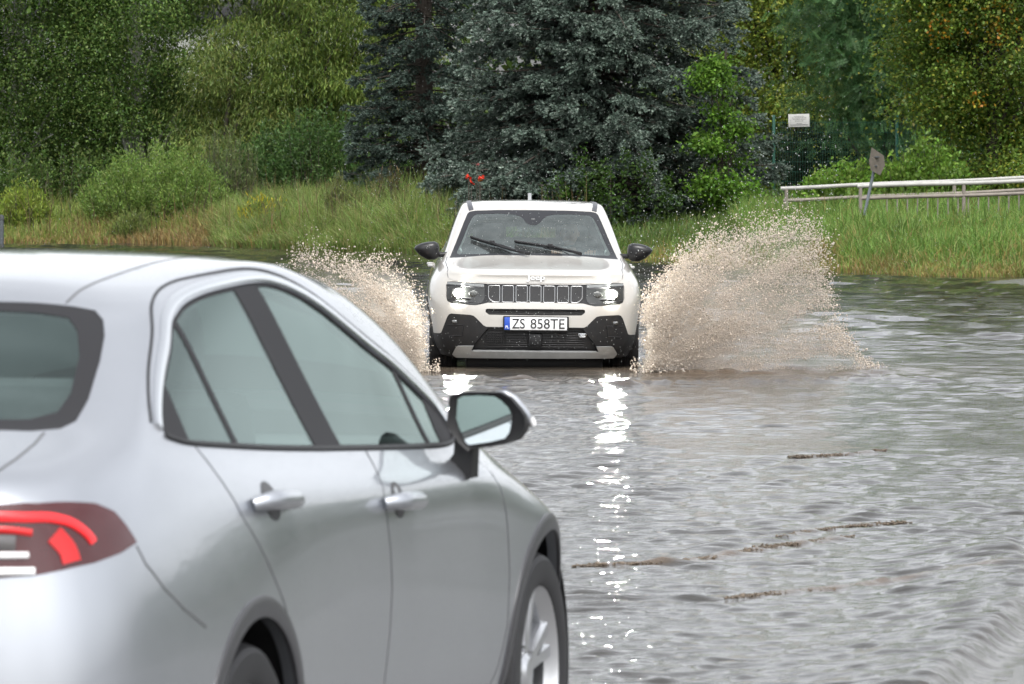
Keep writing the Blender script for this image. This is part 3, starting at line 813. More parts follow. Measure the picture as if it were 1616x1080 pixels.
# ------------------------------------------------------------------ pale compact SUV, nose at x=0 facing +x, z=0 at its tyres
SUV_LOC = (.190, 43.6, -.12); SUV_RZ = R(-90 + .8)
SUV_CAGE = [
 # r0
 [(-.05,0,.20),(-.055,.3,.20),(-.09,.54,.20),(-.18,.70,.21),(-.36,.79,.22),(-.78,.80,.22),(-1.15,.80,.22),(-1.5,.80,.22),(-2.2,.80,.22),(-2.9,.80,.22),(-3.34,.80,.22),(-3.75,.78,.24),(-3.95,.66,.26),(-4.01,.34,.27),(-4.02,0,.27)],
 # r1
 [(.0,0,.30),(-.005,.3,.30),(-.045,.55,.30),(-.15,.735,.31),(-.36,.845,.32),(-.78,.875,.32),(-1.15,.862,.32),(-1.5,.858,.32),(-2.2,.858,.32),(-2.9,.862,.32),(-3.34,.875,.32),(-3.78,.83,.34),(-3.99,.69,.36),(-4.05,.35,.37),(-4.06,0,.37)],
 # r2
 [(.01,0,.45),(.005,.3,.45),(-.03,.56,.45),(-.14,.75,.45),(-.36,.868,.46),(-.78,.893,.47),(-1.15,.87,.47),(-1.5,.862,.47),(-2.2,.862,.47),(-2.9,.87,.47),(-3.34,.893,.47),(-3.79,.845,.49),(-4.0,.70,.5),(-4.065,.36,.5),(-4.08,0,.5)],
 # r3
 [(.005,0,.61),(.0,.3,.61),(-.03,.56,.61),(-.15,.76,.61),(-.36,.885,.62),(-.78,.906,.63),(-1.15,.875,.63),(-1.5,.862,.63),(-2.2,.862,.63),(-2.9,.875,.63),(-3.34,.906,.63),(-3.78,.855,.64),(-3.99,.71,.64),(-4.05,.36,.64),(-4.06,0,.64)],
 # r4
 [(-.015,0,.70),(-.02,.3,.70),(-.05,.56,.70),(-.17,.765,.70),(-.38,.888,.72),(-.78,.908,.74),(-1.15,.878,.75),(-1.5,.864,.75),(-2.2,.864,.75),(-2.9,.878,.75),(-3.34,.908,.75),(-3.77,.85,.76),(-3.97,.71,.76),(-4.03,.36,.76),(-4.04,0,.76)],
 # r5
 [(-.03,0,.81),(-.035,.3,.81),(-.065,.56,.815),(-.20,.755,.82),(-.42,.868,.82),(-.78,.885,.845),(-1.15,.875,.86),(-1.5,.866,.86),(-2.2,.866,.87),(-2.9,.875,.88),(-3.34,.888,.88),(-3.75,.835,.88),(-3.94,.70,.88),(-4.0,.36,.88),(-4.01,0,.88)],
 # r6 bonnet nose / shoulder
 [(-.055,0,.885),(-.06,.3,.885),(-.095,.55,.888),(-.25,.728,.892),(-.46,.815,.90),(-.80,.84,.93),(-1.15,.846,.945),(-1.5,.85,.95),(-2.2,.85,.96),(-2.9,.85,.97),(-3.34,.85,.98),(-3.72,.80,.98),(-3.91,.68,.98),(-3.97,.35,.98),(-3.98,0,.98)],
 # r7
 [(-.15,0,.942),(-.155,.3,.942),(-.19,.53,.943),(-.33,.695,.945),(-.56,.768,.965),(-.86,.792,.992),(-1.15,.805,1.005),(-1.5,.81,1.01),(-2.2,.81,1.02),(-2.9,.81,1.03),(-3.33,.805,1.04),(-3.70,.765,1.045),(-3.88,.655,1.045),(-3.94,.33,1.045),(-3.95,0,1.045)],
 # r8 cowl / belt
 [(-.92,0,1.047),(-.925,.3,1.045),(-.945,.52,1.038),(-.985,.665,1.03),(-1.03,.732,1.03),(-1.11,.762,1.035),(-1.24,.774,1.04),(-1.54,.778,1.045),(-2.2,.78,1.055),(-2.9,.775,1.07),(-3.33,.76,1.09),(-3.67,.725,1.10),(-3.85,.60,1.10),(-3.9,.3,1.10),(-3.91,0,1.10)],
 # r9
 [(-1.26,0,1.245),(-1.265,.28,1.243),(-1.28,.48,1.238),(-1.315,.60,1.232),(-1.355,.66,1.23),(-1.42,.695,1.235),(-1.52,.707,1.24),(-1.72,.712,1.245),(-2.25,.714,1.25),(-2.85,.71,1.26),(-3.25,.695,1.27),(-3.56,.66,1.28),(-3.74,.54,1.28),(-3.79,.28,1.28),(-3.8,0,1.28)],
 # r10 header / rail
 [(-1.60,0,1.432),(-1.605,.27,1.430),(-1.62,.45,1.424),(-1.645,.545,1.414),(-1.67,.593,1.41),(-1.72,.620,1.42),(-1.80,.630,1.43),(-1.95,.634,1.438),(-2.35,.636,1.445),(-2.8,.632,1.445),(-3.12,.62,1.44),(-3.38,.585,1.43),(-3.53,.47,1.42),(-3.6,.24,1.42),(-3.61,0,1.42)],
 # r11 roof edge
 [(-1.74,0,1.478),(-1.745,.24,1.476),(-1.755,.40,1.472),(-1.77,.485,1.468),(-1.80,.53,1.468),(-1.85,.556,1.475),(-1.92,.565,1.482),(-2.05,.57,1.489),(-2.38,.572,1.496),(-2.75,.568,1.496),(-3.0,.555,1.49),(-3.22,.52,1.48),(-3.36,.40,1.475),(-3.42,.2,1.472),(-3.43,0,1.472)],
 # r12
 [(-1.98,0,1.504),(-1.985,.14,1.504),(-1.99,.24,1.502),(-2.0,.29,1.501),(-2.03,.315,1.502),(-2.08,.33,1.504),(-2.14,.335,1.506),(-2.25,.338,1.509),(-2.42,.34,1.511),(-2.65,.338,1.511),(-2.8,.33,1.508),(-2.95,.30,1.502),(-3.05,.22,1.5),(-3.09,.1,1.5),(-3.1,0,1.5)],
 # r13
 [(-2.2,0,1.514),(-2.21,0,1.514),(-2.22,0,1.514),(-2.24,0,1.515),(-2.27,0,1.515),(-2.3,0,1.515),(-2.34,0,1.516),(-2.4,0,1.517),(-2.48,0,1.517),(-2.58,0,1.517),(-2.66,0,1.516),(-2.74,0,1.514),(-2.8,0,1.513),(-2.83,0,1.512),(-2.84,0,1.512)],
]
M_PALE = paint('pale_paint', (.44, .425, .395), .0, .30)
M_CLAD = plain('wet_cladding', (.016, .016, .017), .45, spec=.28, var=.35, scale=25, bump=.12, rvar=.12)
M_GLOSSBLK = plain('gloss_black', (.012, .012, .013), .32, coat=.12, spec=.3)
M_MESHBLK = plain('grille_mesh', (.012, .012, .013), .5, var=.4, scale=60)
M_SKID = plain('skid_silver', (.42, .43, .43), .34, metal=.6, var=.15, scale=20)
M_SUVGLASS = glass('windscreen_glass', (.74, .84, .82), 1.55, .0, .07, wet=.08, rtint=(.88, 1, .96))
M_FRIT = plain('glass_border', (.02, .021, .024), .4, spec=.25)
M_PLATE = plain('plate_white', (.80, .81, .82), .35)
M_PLATEBLUE = plain('plate_blue', (.015, .07, .42), .35)
M_PLATETXT = plain('plate_letters', (.012, .012, .014), .5)
M_LENS = plain('lamp_smoke_glass', (.025, .027, .026), .15, coat=.25, var=.3, scale=30)
M_DRL = plain('running_light', (.17, .18, .18), .12, coat=1.0)
M_BEAM = plain('lit_headlamp', (1, 1, 1), .2, emit=(1.0, .985, .90), estr=1800.0)
M_REFL = plain('lamp_reflector', (.75, .76, .74), .08, metal=1.0, bump=.4, scale=60)
M_SLOTRIM = plain('slot_frame_satin', (.42, .43, .44), .3, metal=.8)
M_FOGIN = plain('dim_reflector', (.14, .145, .14), .2, metal=.7, bump=.5, scale=90)
M_FOG = plain('fog_lens', (.16, .165, .165), .15, metal=.8, bump=.3, scale=80)
M_AIRBAG = plain('pale_pillar_trim', (.62, .66, .66), .8)
M_SEATGREY = plain('seat_grey', (.10, .105, .11), .9, var=.2, scale=40)
M_AMBER = plain('amber', (.7, .25, .03), .2, coat=1.0)

def build_suv():
    S = Surf(SUV_CAGE)
    car = empty('crossover_car', SUV_LOC, SUV_RZ, rx=0, ry=0)
    car.rotation_euler = (R(-.55), 0, SUV_RZ)
    tag(car, 'pale compact SUV with headlights on driving through deep water', 'car')
    dl = .04
    def fr(yz, closed=True, step=dl): return S.fx(dens(yz, step, closed), 1)
    def sd(xz, closed=True, step=.06): return S.side(dens(xz, step, closed))
    def half(uv, end=0.0):
        uv = np.array(uv); uv[0][0] = uv[-1][0] = end
        k = max(2, int(abs(uv[0][1] - uv[-1][1]) / .12))
        return np.concatenate([uv, np.array([(end, uv[-1][1] + (uv[0][1] - uv[-1][1]) * t / k) for t in range(1, k)])])
    def at(yz, off=0.0):
        """points (y signed, z) of the front view laid on the skin"""
        uv = S.fx([(abs(p[0]), p[1]) for p in yz], 1); q = S.path(uv, off)
        return np.array([(a[0], a[1] * (1 if p[0] >= 0 else -1), a[2]) for a, p in zip(q, yz)])
    band = [(0,.820),(.39,.822),(.424,.823),(.70,.838),(.735,.832),(.753,.805),(.753,.70),(.738,.672),(.706,.655),(.56,.643),(.50,.640),(.46,.648),(.40,.663),(0,.669)]
    lamp = roundpoly([(.430,.818),(.70,.833),(.748,.83),(.748,.67),(.704,.659),(.50,.644),(.455,.655),(.425,.70)], [.006,.03,.04,.05,.05,.03,.03,.02])
    drl = [(.742,.834),(.70,.8335),(.432,.8185),(.432,.796),(.70,.812),(.745,.814)]
    vent = [(0,.614),(.405,.613),(.417,.606),(.417,.585),(.388,.563),(0,.560)]
    clad_front = [(0,.462),(.41,.462),(.435,.475),(.49,.53),(.515,.552),(.545,.560),(.70,.568),(.722,.560),(.738,.535),(.785,.405),(.80,.398),(.86,.398)]
    intake = [(0,.455),(.36,.455),(.40,.45),(.52,.30),(.53,.268),(.512,.258),(0,.262)]
    arch_f = arc_loop(-.78, .335, .385); arch_r = arc_loop(-3.34, .335, .385)
    # cladding: all of the lower body
    top = [fr(clad_front, False)]
    sidepts = [(-.46,.40),(-1.0,.40),(-1.25,.36),(-2.0,.36),(-2.85,.37),(-3.1,.42),(-3.6,.43),(-3.75,.45)]
    top.append(S.side(dens(sidepts, .06)))
    rear = S.fx(dens([(.72,.46),(.5,.47),(.25,.48),(0,.48)], .05), -1); rear[-1][0] = S.Cn - 1
    top.append(rear)
    top = np.concatenate(top); top[0][0] = 0
    bot = dens([(S.Cn - 1, 0.0), (0.0, 0.0)], .15)
    kk = lambda a, b: dens([(a[0], a[1]), (b[0], b[1])], .12)[1:-1]
    clad = np.concatenate([top, kk(top[-1], bot[0]), bot, kk(bot[-1], top[0])])
    hood_pts = [(-.72 * 0 - .215,.712,.845),(-.245,.72,.875),(-.34,.728,.925),(-.52,.742,.958),(-.78,.752,.985),(-1.0,.735,1.018)]
    hood = np.concatenate([fr([(0,.828),(.42,.831),(.68,.844)], False), S.near(dens(hood_pts, dl)), S.near(dens([(-.975,.63,1.032),(-.925,.52,1.034),(-.895,.40,1.040),(-.875,.2,1.043),(-.87,0,1.043)], dl))])
    ws = [(0,1.431),(.3,1.429),(.5,1.421),(.548,1.412),(.568,1.395),(.60,1.32),(.655,1.18),(.70,1.07),(.722,1.018),(.70,1.020),(.60,1.026),(.46,1.040),(.3,1.046),(0,1.05)]
    wc = [(0,1.304),(.03,1.306),(.055,1.32),(.085,1.355),(.115,1.378),(.16,1.392),(.30,1.398),(.49,1.390),(.522,1.372),(.56,1.30),(.622,1.15),(.655,1.08),(.660,1.06),(.64,1.05),(.5,1.055),(.3,1.064),(0,1.068)]
    sw = roundpoly([(-1.53,1.07),(-1.93,1.405),(-3.05,1.415),(-3.22,1.38),(-3.32,1.12)], [.03,.08,.05,.06,.05])
    sw_in = inset(sw, .02)
    cutA = dens([(-1.24,1.03),(-1.21,.92),(-1.19,.75),(-1.20,.55),(-1.26,.40)], .06)
    cutB = dens([(-2.28,1.05),(-2.30,.9),(-2.29,.6),(-2.24,.40)], .06)
    cutC = dens([(-3.22,1.09),(-3.16,1.0),(-3.05,.85),(-2.93,.65),(-2.90,.45),(-2.88,.40)], .06)
    fdoor = np.concatenate([cutA, dens([cutA[-1], cutB[-1]], .08)[1:-1], cutB[::-1], dens([cutB[0], (-1.6,1.06), cutA[0]], .08)[1:-1]])
    rdoor = np.concatenate([cutB, dens([cutB[-1], cutC[-1]], .08)[1:-1], cutC[::-1], dens([cutC[0], (-2.6,1.08), cutB[0]], .08)[1:-1]])
    rwin = [(0,1.39),(.38,1.385),(.48,1.36),(.58,1.16),(.52,1.13),(0,1.13)]
    tl = roundpoly([(.50,.95),(.69,.95),(.70,.80),(.50,.82)], .02)
    loops = [('hood', half(hood)), ('cladding', clad), ('front_door', S.side(fdoor)), ('rear_door', S.side(rdoor)),
             ('grille_panel', half(fr(band, False))), ('vent', half(fr(vent, False))), ('intake', half(fr(intake, False))), ('headlamp', fr(lamp, step=.02)), ('running_light', fr(drl, step=.03)),
             ('glass_border', half(fr(ws, False))), ('windshield', half(fr(wc, False, .02))),
             ('window_trim', sd(sw)), ('rear_window', half(S.fx(dens(rwin, .05), -1), S.Cn - 1.0)), ('tail_lamp', S.fx(dens(tl, .05, True), -1)),
             (None, sd(arch_f, step=.03)), (None, sd(arch_r, step=.03))]
    loops.insert(12, ('front_window', sd(clipx(sw_in, -2.26, 1), step=.05))); loops.insert(13, ('rear_side_window', sd(clipx(sw_in, -2.32, -1), step=.05)))
    vs, P = S.panels(loops, .10)
    S.mesh('body', vs, P['body'], M_PALE, car, 0, .04, 'both')
    S.mesh('hood', vs, P['hood'], M_PALE, car, .003, .03, 'both')
    S.mesh('bumper_cladding', vs, P['cladding'], M_CLAD, car, .004, .03, 'both')
    S.mesh('grille_panel', vs, P['grille_panel'], M_GLOSSBLK, car, -.012, .02, 'both')
    S.mesh('vent', vs, P['vent'], M_MESHBLK, car, -.03, .01, 'both')
    S.mesh('lower_intake', vs, P['intake'], M_MESHBLK, car, -.03, .01, 'both')
    S.mesh('windshield_border', vs, P['glass_border'], M_FRIT, car, .001, .006, 'both')
    S.mesh('windshield', vs, P['windshield'], M_SUVGLASS, car, .0, 0, 'both')
    S.mesh('rear_window', vs, P['rear_window'], M_SUVGLASS, car, -.002, 0, 'both')
    for sg, w in ((1, 'L'), (-1, 'R')):
        for nm in ('front_door', 'rear_door'):
            d = S.mesh('door', vs, P[nm], M_PALE, car, .0, .03, w)
            hx = -2.12 if nm == 'front_door' else -3.0
            b = MB(); q = S.path(S.side([(hx - .1, .93), (hx - .05, .932), (hx, .933), (hx + .05, .932), (hx + .1, .93)]))
            pts = [(p[0], sg * (p[1] + e), p[2]) for p, e in zip(q, (0, .035, .042, .035, 0))]
            b.tube(pts, .014, 10); b.build('handle', M_PALE, d)
        S.mesh('window_trim', vs, P['window_trim'], M_GLOSSBLK, car, -.003, .01, w)
        for nm in ('front_window', 'rear_side_window'): S.mesh('window', vs, P[nm], M_SUVGLASS, car, -.005, 0, w)
        S.mesh('tail_lamp', vs, P['tail_lamp'], M_LAMPRED, car, .004, .02, w)
        hl = S.mesh('headlamp', vs, P['headlamp'], M_LENS, car, -.006, .015, w)
        S.mesh('running_light', vs, P['running_light'], M_DRL, hl, -.003, .01, w)
        def disc(y, z, ry, rz_, off, nm, m, dome=.012, par=hl):
            n = 28; V = []; F = []
            c = at([(sg * y, z)], off)[0]
            rings = [(1.0, 0), (.92, dome * .5), (.6, dome * .85), (.25, dome)]
            for k, h in rings:
                for i in range(n):
                    a = 2 * math.pi * i / n; V.append((c[0] + h, c[1] + ry * k * math.cos(a), c[2] + rz_ * k * math.sin(a)))
            V.append((c[0] + dome * 1.02, c[1], c[2]))
            for r_ in range(3):
                for i in range(n): F.append((r_ * n + i, r_ * n + (i + 1) % n, r_ * n + n + (i + 1) % n, r_ * n + n + i))
            for i in range(n): F.append((3 * n + i, 3 * n + (i + 1) % n, 4 * n))
            return mesh_np(nm, V, F, m, par, True)
        disc(.640, .742, .043, .030, .002, 'beam_lens', M_BEAM)
        disc(.640, .742, .066, .046, -.004, 'beam_reflector', M_FOGIN, .006)
        disc(.520, .738, .040, .028, -.003, 'beam_reflector', M_FOGIN, .006)
        disc(.575, .695, .10, .012, -.003, 'beam_reflector', M_LENS, .008)
        # bonnet shut line
        V, F = S.strip(S.near(dens([(-.225,.722,.86),(-.245,.725,.875),(-.34,.732,.925),(-.52,.745,.958),(-.78,.755,.985),(-1.0,.74,1.018)], .04)), .006, .004)
        if sg < 0: V, F = mir(V), flipF(F)
        mesh_np('shut_line', np.array([tuple(v) for v in V]), F, M_SEAMSHADE, car, True)
        b = MB(); q = at([(sg * .44, .790), (sg * .60, .800), (sg * .745, .806)], -.001); b.tube(q, .004, 6)
        q = at([(sg * .46, .662), (sg * .60, .668), (sg * .735, .69)], -.001); b.tube(q, .003, 6); b.build('lamp_blade', M_RIMDARK, hl)
        # fog-lamp pocket
        b = MB(); q = at([(sg * .672, .50)], .004)[0]
        b.box((q[0], q[1], q[2]), (.02, .05, .03), .008); b.build('fog_lamp', M_FOG, car)
        b = MB()
        for ya, za, yb, zb in ((.60, .475, .735, .47), (.61, .385, .72, .38), (.60, .47, .61, .39)):
            b.tube(at([(sg * ya, za), (sg * (ya + yb) / 2, (za + zb) / 2), (sg * yb, zb)], .004), .005, 6)
        b.build('fog_lamp_frame', M_GLOSSBLK, car)
        # arch cladding
        for cx in (-.78, -3.34):
            L = [(cx + .415 * math.cos(t), .335 + .415 * math.sin(t)) for t in np.linspace(R(200), R(-20), 44)]
            V, F = S.strip(S.side(L), .055, .009)
            if sg < 0: V, F = mir(V), flipF(F)
            mesh_np('wheel_arch_cladding', np.array([tuple(v) for v in V]), F, M_CLAD, car, True, sharp=40)
            V = []; F = []
            for t in np.linspace(R(200), R(-20), 30):
                for yy in (.885, .55): V.append((cx + .39 * math.cos(t), sg * yy, .335 + .39 * math.sin(t)))
            for i in range(29): F.append((2 * i, 2 * i + 1, 2 * i + 3, 2 * i + 2))
            V.append((cx, sg * .55, .335)); k = len(V) - 1
            for i in range(29): F.append((2 * i + 1, k, 2 * i + 3))
            mesh_np('wheel_well', V, F, M_BLACKTRIM, car)
            make_wheel(car, cx, sg * .875, .342, sg, .232, 5, w=.215)
        # roof ditch strip
        uvp = S.near(dens([(-1.655,.535,1.425),(-1.75,.545,1.462),(-1.9,.55,1.48),(-2.4,.553,1.498),(-3.0,.54,1.49),(-3.35,.50,1.47)], .06))
        V, F = S.strip(uvp, .042, .004)
        if sg < 0: V, F = mir(V), flipF(F)
        mesh_np('roof_strip', np.array([tuple(v) for v in V]), F, plain('roof_strip_dark', (.05, .052, .06), .4) if sg > 0 else bpy.data.materials['roof_strip_dark'], car, True, sharp=40)
        # pale airbag trim seen inside the screen, with the end of the dash-top speaker
        q = [(-1.72, sg * .535, 1.36), (-1.55, sg * .565, 1.28), (-1.36, sg * .62, 1.15), (-1.27, sg * .645, 1.09)]
        b = MB(); b.tube(smooth_path(q, 6), [.014] * 10 + [.018] * 9, 10); b.build('pillar_trim', M_AIRBAG, car)
        b = MB(); b.lathe([(.001, 0), (.018, .004), (.030, .016), (.033, .03), (.018, .05)], 'x', 20); o = b.build('air_vent', M_AIRBAG, car); o.location = (-1.23, sg * .645, 1.075)
        # door mirror
        out = [(112,350),(122,336),(150,323),(185,315),(222,313),(240,322),(247,345),(247,380),(240,398),(222,410),(185,410),(150,392),(125,370)]
        prof = []
        for a, c in out:
            px, py = 620 + a / 3.375, 290 + c / 3.375
            prof.append(((841.5 - px) / 183.3, 1.80 - (py - 265) / 183.3))
        c0 = np.mean(prof, 0)
        secs = []
        for k, x, dz in ((.35, -1.055, .004), (.70, -1.065, .003), (.9, -1.085, 0), (1, -1.115, 0), (1.0, -1.16, 0), (.95, -1.185, 0), (.88, -1.188, 0)):
            secs.append([(x, sg * (c0[0] + (p[0] - c0[0]) * k), c0[1] + dz + (p[1] - c0[1]) * k) for p in prof])
        n = len(prof); V = [v for s_ in secs for v in s_]; F = []
        for i in range(len(secs) - 1):
            for j in range(n): F.append((i * n + j, i * n + (j + 1) % n, i * n + n + (j + 1) % n, i * n + n + j))
        F += [tuple(range(n)), tuple(range((len(secs) - 1) * n, len(secs) * n))]
        b = MB(); b.add(V, F)
        b.tube([(-1.15, sg * .74, 1.045), (-1.14, sg * .80, 1.045), (-1.13, sg * .86, 1.06)], [.024, .022, .028], 10)
        m_ = b.build('door_mirror', M_GLOSSBLK, car, sharp=60)
        b = MB(); b.tube([(-1.082, sg * .84, 1.055), (-1.078, sg * .92, 1.058), (-1.09, sg * 1.0, 1.075)], .004, 6); b.build('side_indicator', M_LENS, m_)
        mesh_np('mirror_glass', [(-1.1895, v[1], v[2]) for v in secs[-1]], [tuple(range(n))], M_MIRROR, m_, False)
    # seven slots with bright frames
    b_m = []
    for k in range(7):
        yc = (k - 3) * .1158
        w2, za, zb = .0475, .672, .809
        if k in (0, 6):
            o_ = 1 if k == 6 else -1
            pl = [(yc - o_ * w2, za), (yc + o_ * .012, za), (yc + o_ * w2, za + .035), (yc + o_ * w2, zb), (yc - o_ * w2, zb)]
            rd = [.012, .02, .02, .014, .012]
        else:
            pl = [(yc - w2, za), (yc + w2, za), (yc + w2, zb), (yc - w2, zb)]; rd = .013
        loop = roundpoly(pl, rd, 4)
        pts = at(loop, -.010)
        b = MB(); b.tube(pts, .0029, 8, closed=True); b.build('grille_slot_frame', M_SLOTRIM, car)
        n = len(loop); cc = np.mean(pts, 0)
        V = [tuple(p + np.array([-.0005, 0, 0])) for p in pts] + [tuple(cc + np.array([-.001, 0, 0]))]
        mesh_np('grille_slot', V, [(i, (i + 1) % n, n) for i in range(n)], M_MESHBLK, car, False)
    # vents: horizontal and vertical blades
    b = MB()
    for z in (.575, .588, .601): b.tube(at([(y, z) for y in np.linspace(-.38, .38, 15)], -.020), .003, 6)
    b.build('vent_blade', M_CLAD, car)
    b = MB()
    for k in range(11):
        y = -.415 + k * .0165; b.tube(at([(y, .405), (y, .36), (y, .318)], -.012), .0035, 6)
    for z in np.linspace(.29, .43, 8): b.tube(at([(y, z) for y in np.linspace(-.42, .42, 17)], -.024), .003, 6)
    b.build('intake_blade', M_CLAD, car)
    b = MB(); b.box((-.005, .0, .355), (.02, .12, .11), .02); b.build('sensor_cover', M_CLAD, car)
    # skid plate
    sk = [(-.683,.232),(-.648,.300),(-.512,.303),(-.532,.262),(.532,.262),(.512,.306),(.648,.306),(.684,.248),(.655,.212),(-.650,.206)]
    L = dens(roundpoly(sk, .008, 2), .03, True); q = at(L, .022); q2 = at(L, -.01)
    n = len(L)
    pts = [Vector(p) for p in L]; inner = [Vector((y, z)) for y in np.linspace(-.64, .64, 44) for z in (.225, .245, .285) if inpoly(np.array([[y, z]]), np.array(inset([tuple(p) for p in L], .008)))[0]]
    vs2, es, fs, *_ = delaunay_2d_cdt(pts + inner, [(i, (i + 1) % n) for i in range(n)], [], 1, 1e-6)
    yz = np.array([v[:] for v in vs2]); A = at(yz, .022)
    b = MB(); b.add(A, [tuple(f) for f in fs]); m0 = len(b.V)
    b.add(list(q) + list(q2), [(i, (i + 1) % n, n + (i + 1) % n, n + i) for i in range(n)])
    b.build('skid_plate', M_SKID, car, smooth=True, sharp=30)
    # number plate
    x0 = .022
    b = MB(); b.box((x0, .006, .490), (.02, .552, .128), .006); fr_ = b.build('number_plate', M_CLAD, car)
    b = MB(); b.box((x0 + .0105, .027, .492), (.004, .478, .106), .0015); b.build('plate_face', M_PLATE, fr_)
    b = MB(); b.box((x0 + .0105, -.2355, .492), (.004, .046, .106), .0015); b.build('plate_band', M_PLATEBLUE, fr_)
    def txt(s, size, y, z, nm, m, par, sx=1.0, bold=0.0, off=.0140):
        V, F = text_mesh(s, size, 't', bold, .0015, 0, sx)
        V3 = [(x0 + off + v[2], y + v[0], z + v[1]) for v in V]
        return mesh_np(nm, V3, F, m, par, False)
    def fit(s, size, y0_, y1_, *a):
        V, F = text_mesh(s, size, 't', .0006, .0015, 0, 1.0)
        txt(s, size, (y0_ + y1_) / 2, *a, sx=(y1_ - y0_) / (V[:, 0].max() - V[:, 0].min()), bold=.0006)
    fit('ZS', .118, -.195, -.088, .492, 'letters', M_PLATETXT, fr_)
    fit('858TE', .118, -.040, .246, .492, 'letters', M_PLATETXT, fr_)
    txt('PL', .034, -.2355, .463, 'letters', M_PLATE, fr_, .9, .0006)
    # maker's word on the bonnet nose, laid on the skin
    V, F = text_mesh('Jeep', .072, 't', .0009, .010)
    V[:, 0] *= .152 / (V[:, 0].max() - V[:, 0].min())
    base = at([(v[0] + .002, .874 + v[1]) for v in V], .013)
    V3 = base + np.stack([V[:, 2], 0 * V[:, 2], 0 * V[:, 2]], 1)
    mesh_np('bonnet_emblem', V3, F, plain('emblem_metal', (.80, .81, .82), .3), car, False)
    # little oval badge in the intake
    b = MB(); L = roundpoly([(.364, .411), (.430, .411), (.424, .383), (.370, .383)], .010); b.tube(at(L, .002), .003, 6, closed=True)
    b.box((at([(.397, .398)], .0)[0][0], .397, .398), (.006, .045, .010), .002); b.build('badge', M_CHROME, car)
    # wipers
    def wp(l): return [((690 + a / 5.213 - 839.6) / 182.6, 1.80 - (300 + c / 5.213 - 265) / 182.6) for a, c in l]
    for blade, arm, knob in (([(268,410),(350,437),(440,462),(520,482),(592,506)], [(430,462),(520,500),(640,530),(740,549)], (440,462)),
                             ([(625,443),(720,456),(830,472),(920,488),(1010,510)], [(900,480),(1000,510),(1100,532),(1160,548)], (915,485))):
        p = at(wp(blade), .028); b = MB(); b.tube(p, .010, 8); b.tube(at(wp(blade), .012), .004, 6)
        ob = b.build('wiper', M_BLACKTRIM, car)
        b = MB(); q = at(wp(arm), .036); b.tube(q, [.012, .010, .012, .016], 8); q = at(wp([knob]), .036)[0]; b.box(q, (.03, .05, .035), .008); b.build('wiper_arm', M_BLACKTRIM, ob)
        b = MB(); q = at(wp([(blade[3][0] - 60, blade[3][1] + 12), (arm[1][0] + 20, arm[1][1] + 18), (arm[2][0] - 40, arm[2][1] + 14)]), .03); b.tube(q, .004, 6); b.build('wiper_hose', M_BLACKTRIM, ob)
    # camera window in the screen border
    b = MB(); q = at([(0, 1.352)], .004)[0]; b.prism([(-.022, 1.342), (.022, 1.342), (.014, 1.362), (-.014, 1.362)], 'x', q[0] - .01, q[0] + .0); b.build('camera_window', M_DRL, car)
    # aerial fin
    b = MB(); b.prism([(-3.15, 1.49), (-2.98, 1.503), (-3.08, 1.568), (-3.12, 1.572)], 'y', -.018, .012); b.build('antenna_fin', M_SKID, car)
    b = MB(); b.box((-2.05, 0, .25), (3.7, 1.5, .10), .03); b.build('underbody', M_BLACKTRIM, car)
    b = MB(); b.box((-.42, 0, .15), (.30, 1.16, .12), .03); b.build('shade_box', M_BLACKTRIM, car)  # dark box added to deepen the black under the bumper
    # cabin
    for yy in (-.36, .36): seat(car, 'seat', M_SEATGREY, -2.05, yy, .38, w=.5)
    b = MB(); b.box((-3.05, 0, .60), (.5, 1.25, .16), .05); s_ = b.build('rear_bench', M_SEAT, car)
    b = MB(); b.box((-3.3, 0, .88), (.15, 1.25, .6), .05, Matrix.Rotation(-.35, 3, 'Y')); b.build('backrest', M_SEAT, s_)
    for yy in (-.38, .38):
        b = MB(); b.box((-3.42, yy, 1.17), (.1, .26, .16), .04); b.build('headrest', M_SEAT, s_)
    b = MB(); b.box((-1.32, 0, .93), (.62, 1.36, .14), .06); b.build('dashboard', M_DARKIN, car)
    # steering wheel in front of the driver (y > 0)
    c = np.array([-1.66, .36, .96]); ax = Matrix.Rotation(R(-24), 3, 'Y'); pts = []
    for a in np.linspace(0, 2 * math.pi, 40, endpoint=False): pts.append(tuple(c + np.array(ax @ Vector((0, .18 * math.cos(a), .175 * math.sin(a))))))
    b = MB(); b.tube(pts, .015, 8, closed=True); b.box(tuple(c + np.array([.03, 0, 0])), (.06, .13, .10), .025, ax)
    for a in (0, math.pi, 1.5 * math.pi): b.tube([tuple(c), tuple(c + np.array(ax @ Vector((0, .175 * math.cos(a), .17 * math.sin(a)))))], .012, 6)
    b.build('steering_wheel', M_DARKIN, car)
    b = MB(); b.box((-1.72, 0, 1.345), (.03, .22, .06), .015); b.build('inner_mirror', M_DARKIN, car)
    return car

def clipx(poly, x, sg):
    out = []; P = [np.array(p) for p in poly]
    for i in range(len(P)):
        a, b = P[i], P[(i + 1) % len(P)]
        sa, sb = (a[0] - x) * sg, (b[0] - x) * sg
        if sa >= 0: out.append(a)
        if (sa >= 0) != (sb >= 0): out.append(a + (b - a) * (sa / (sa - sb)))
    return out

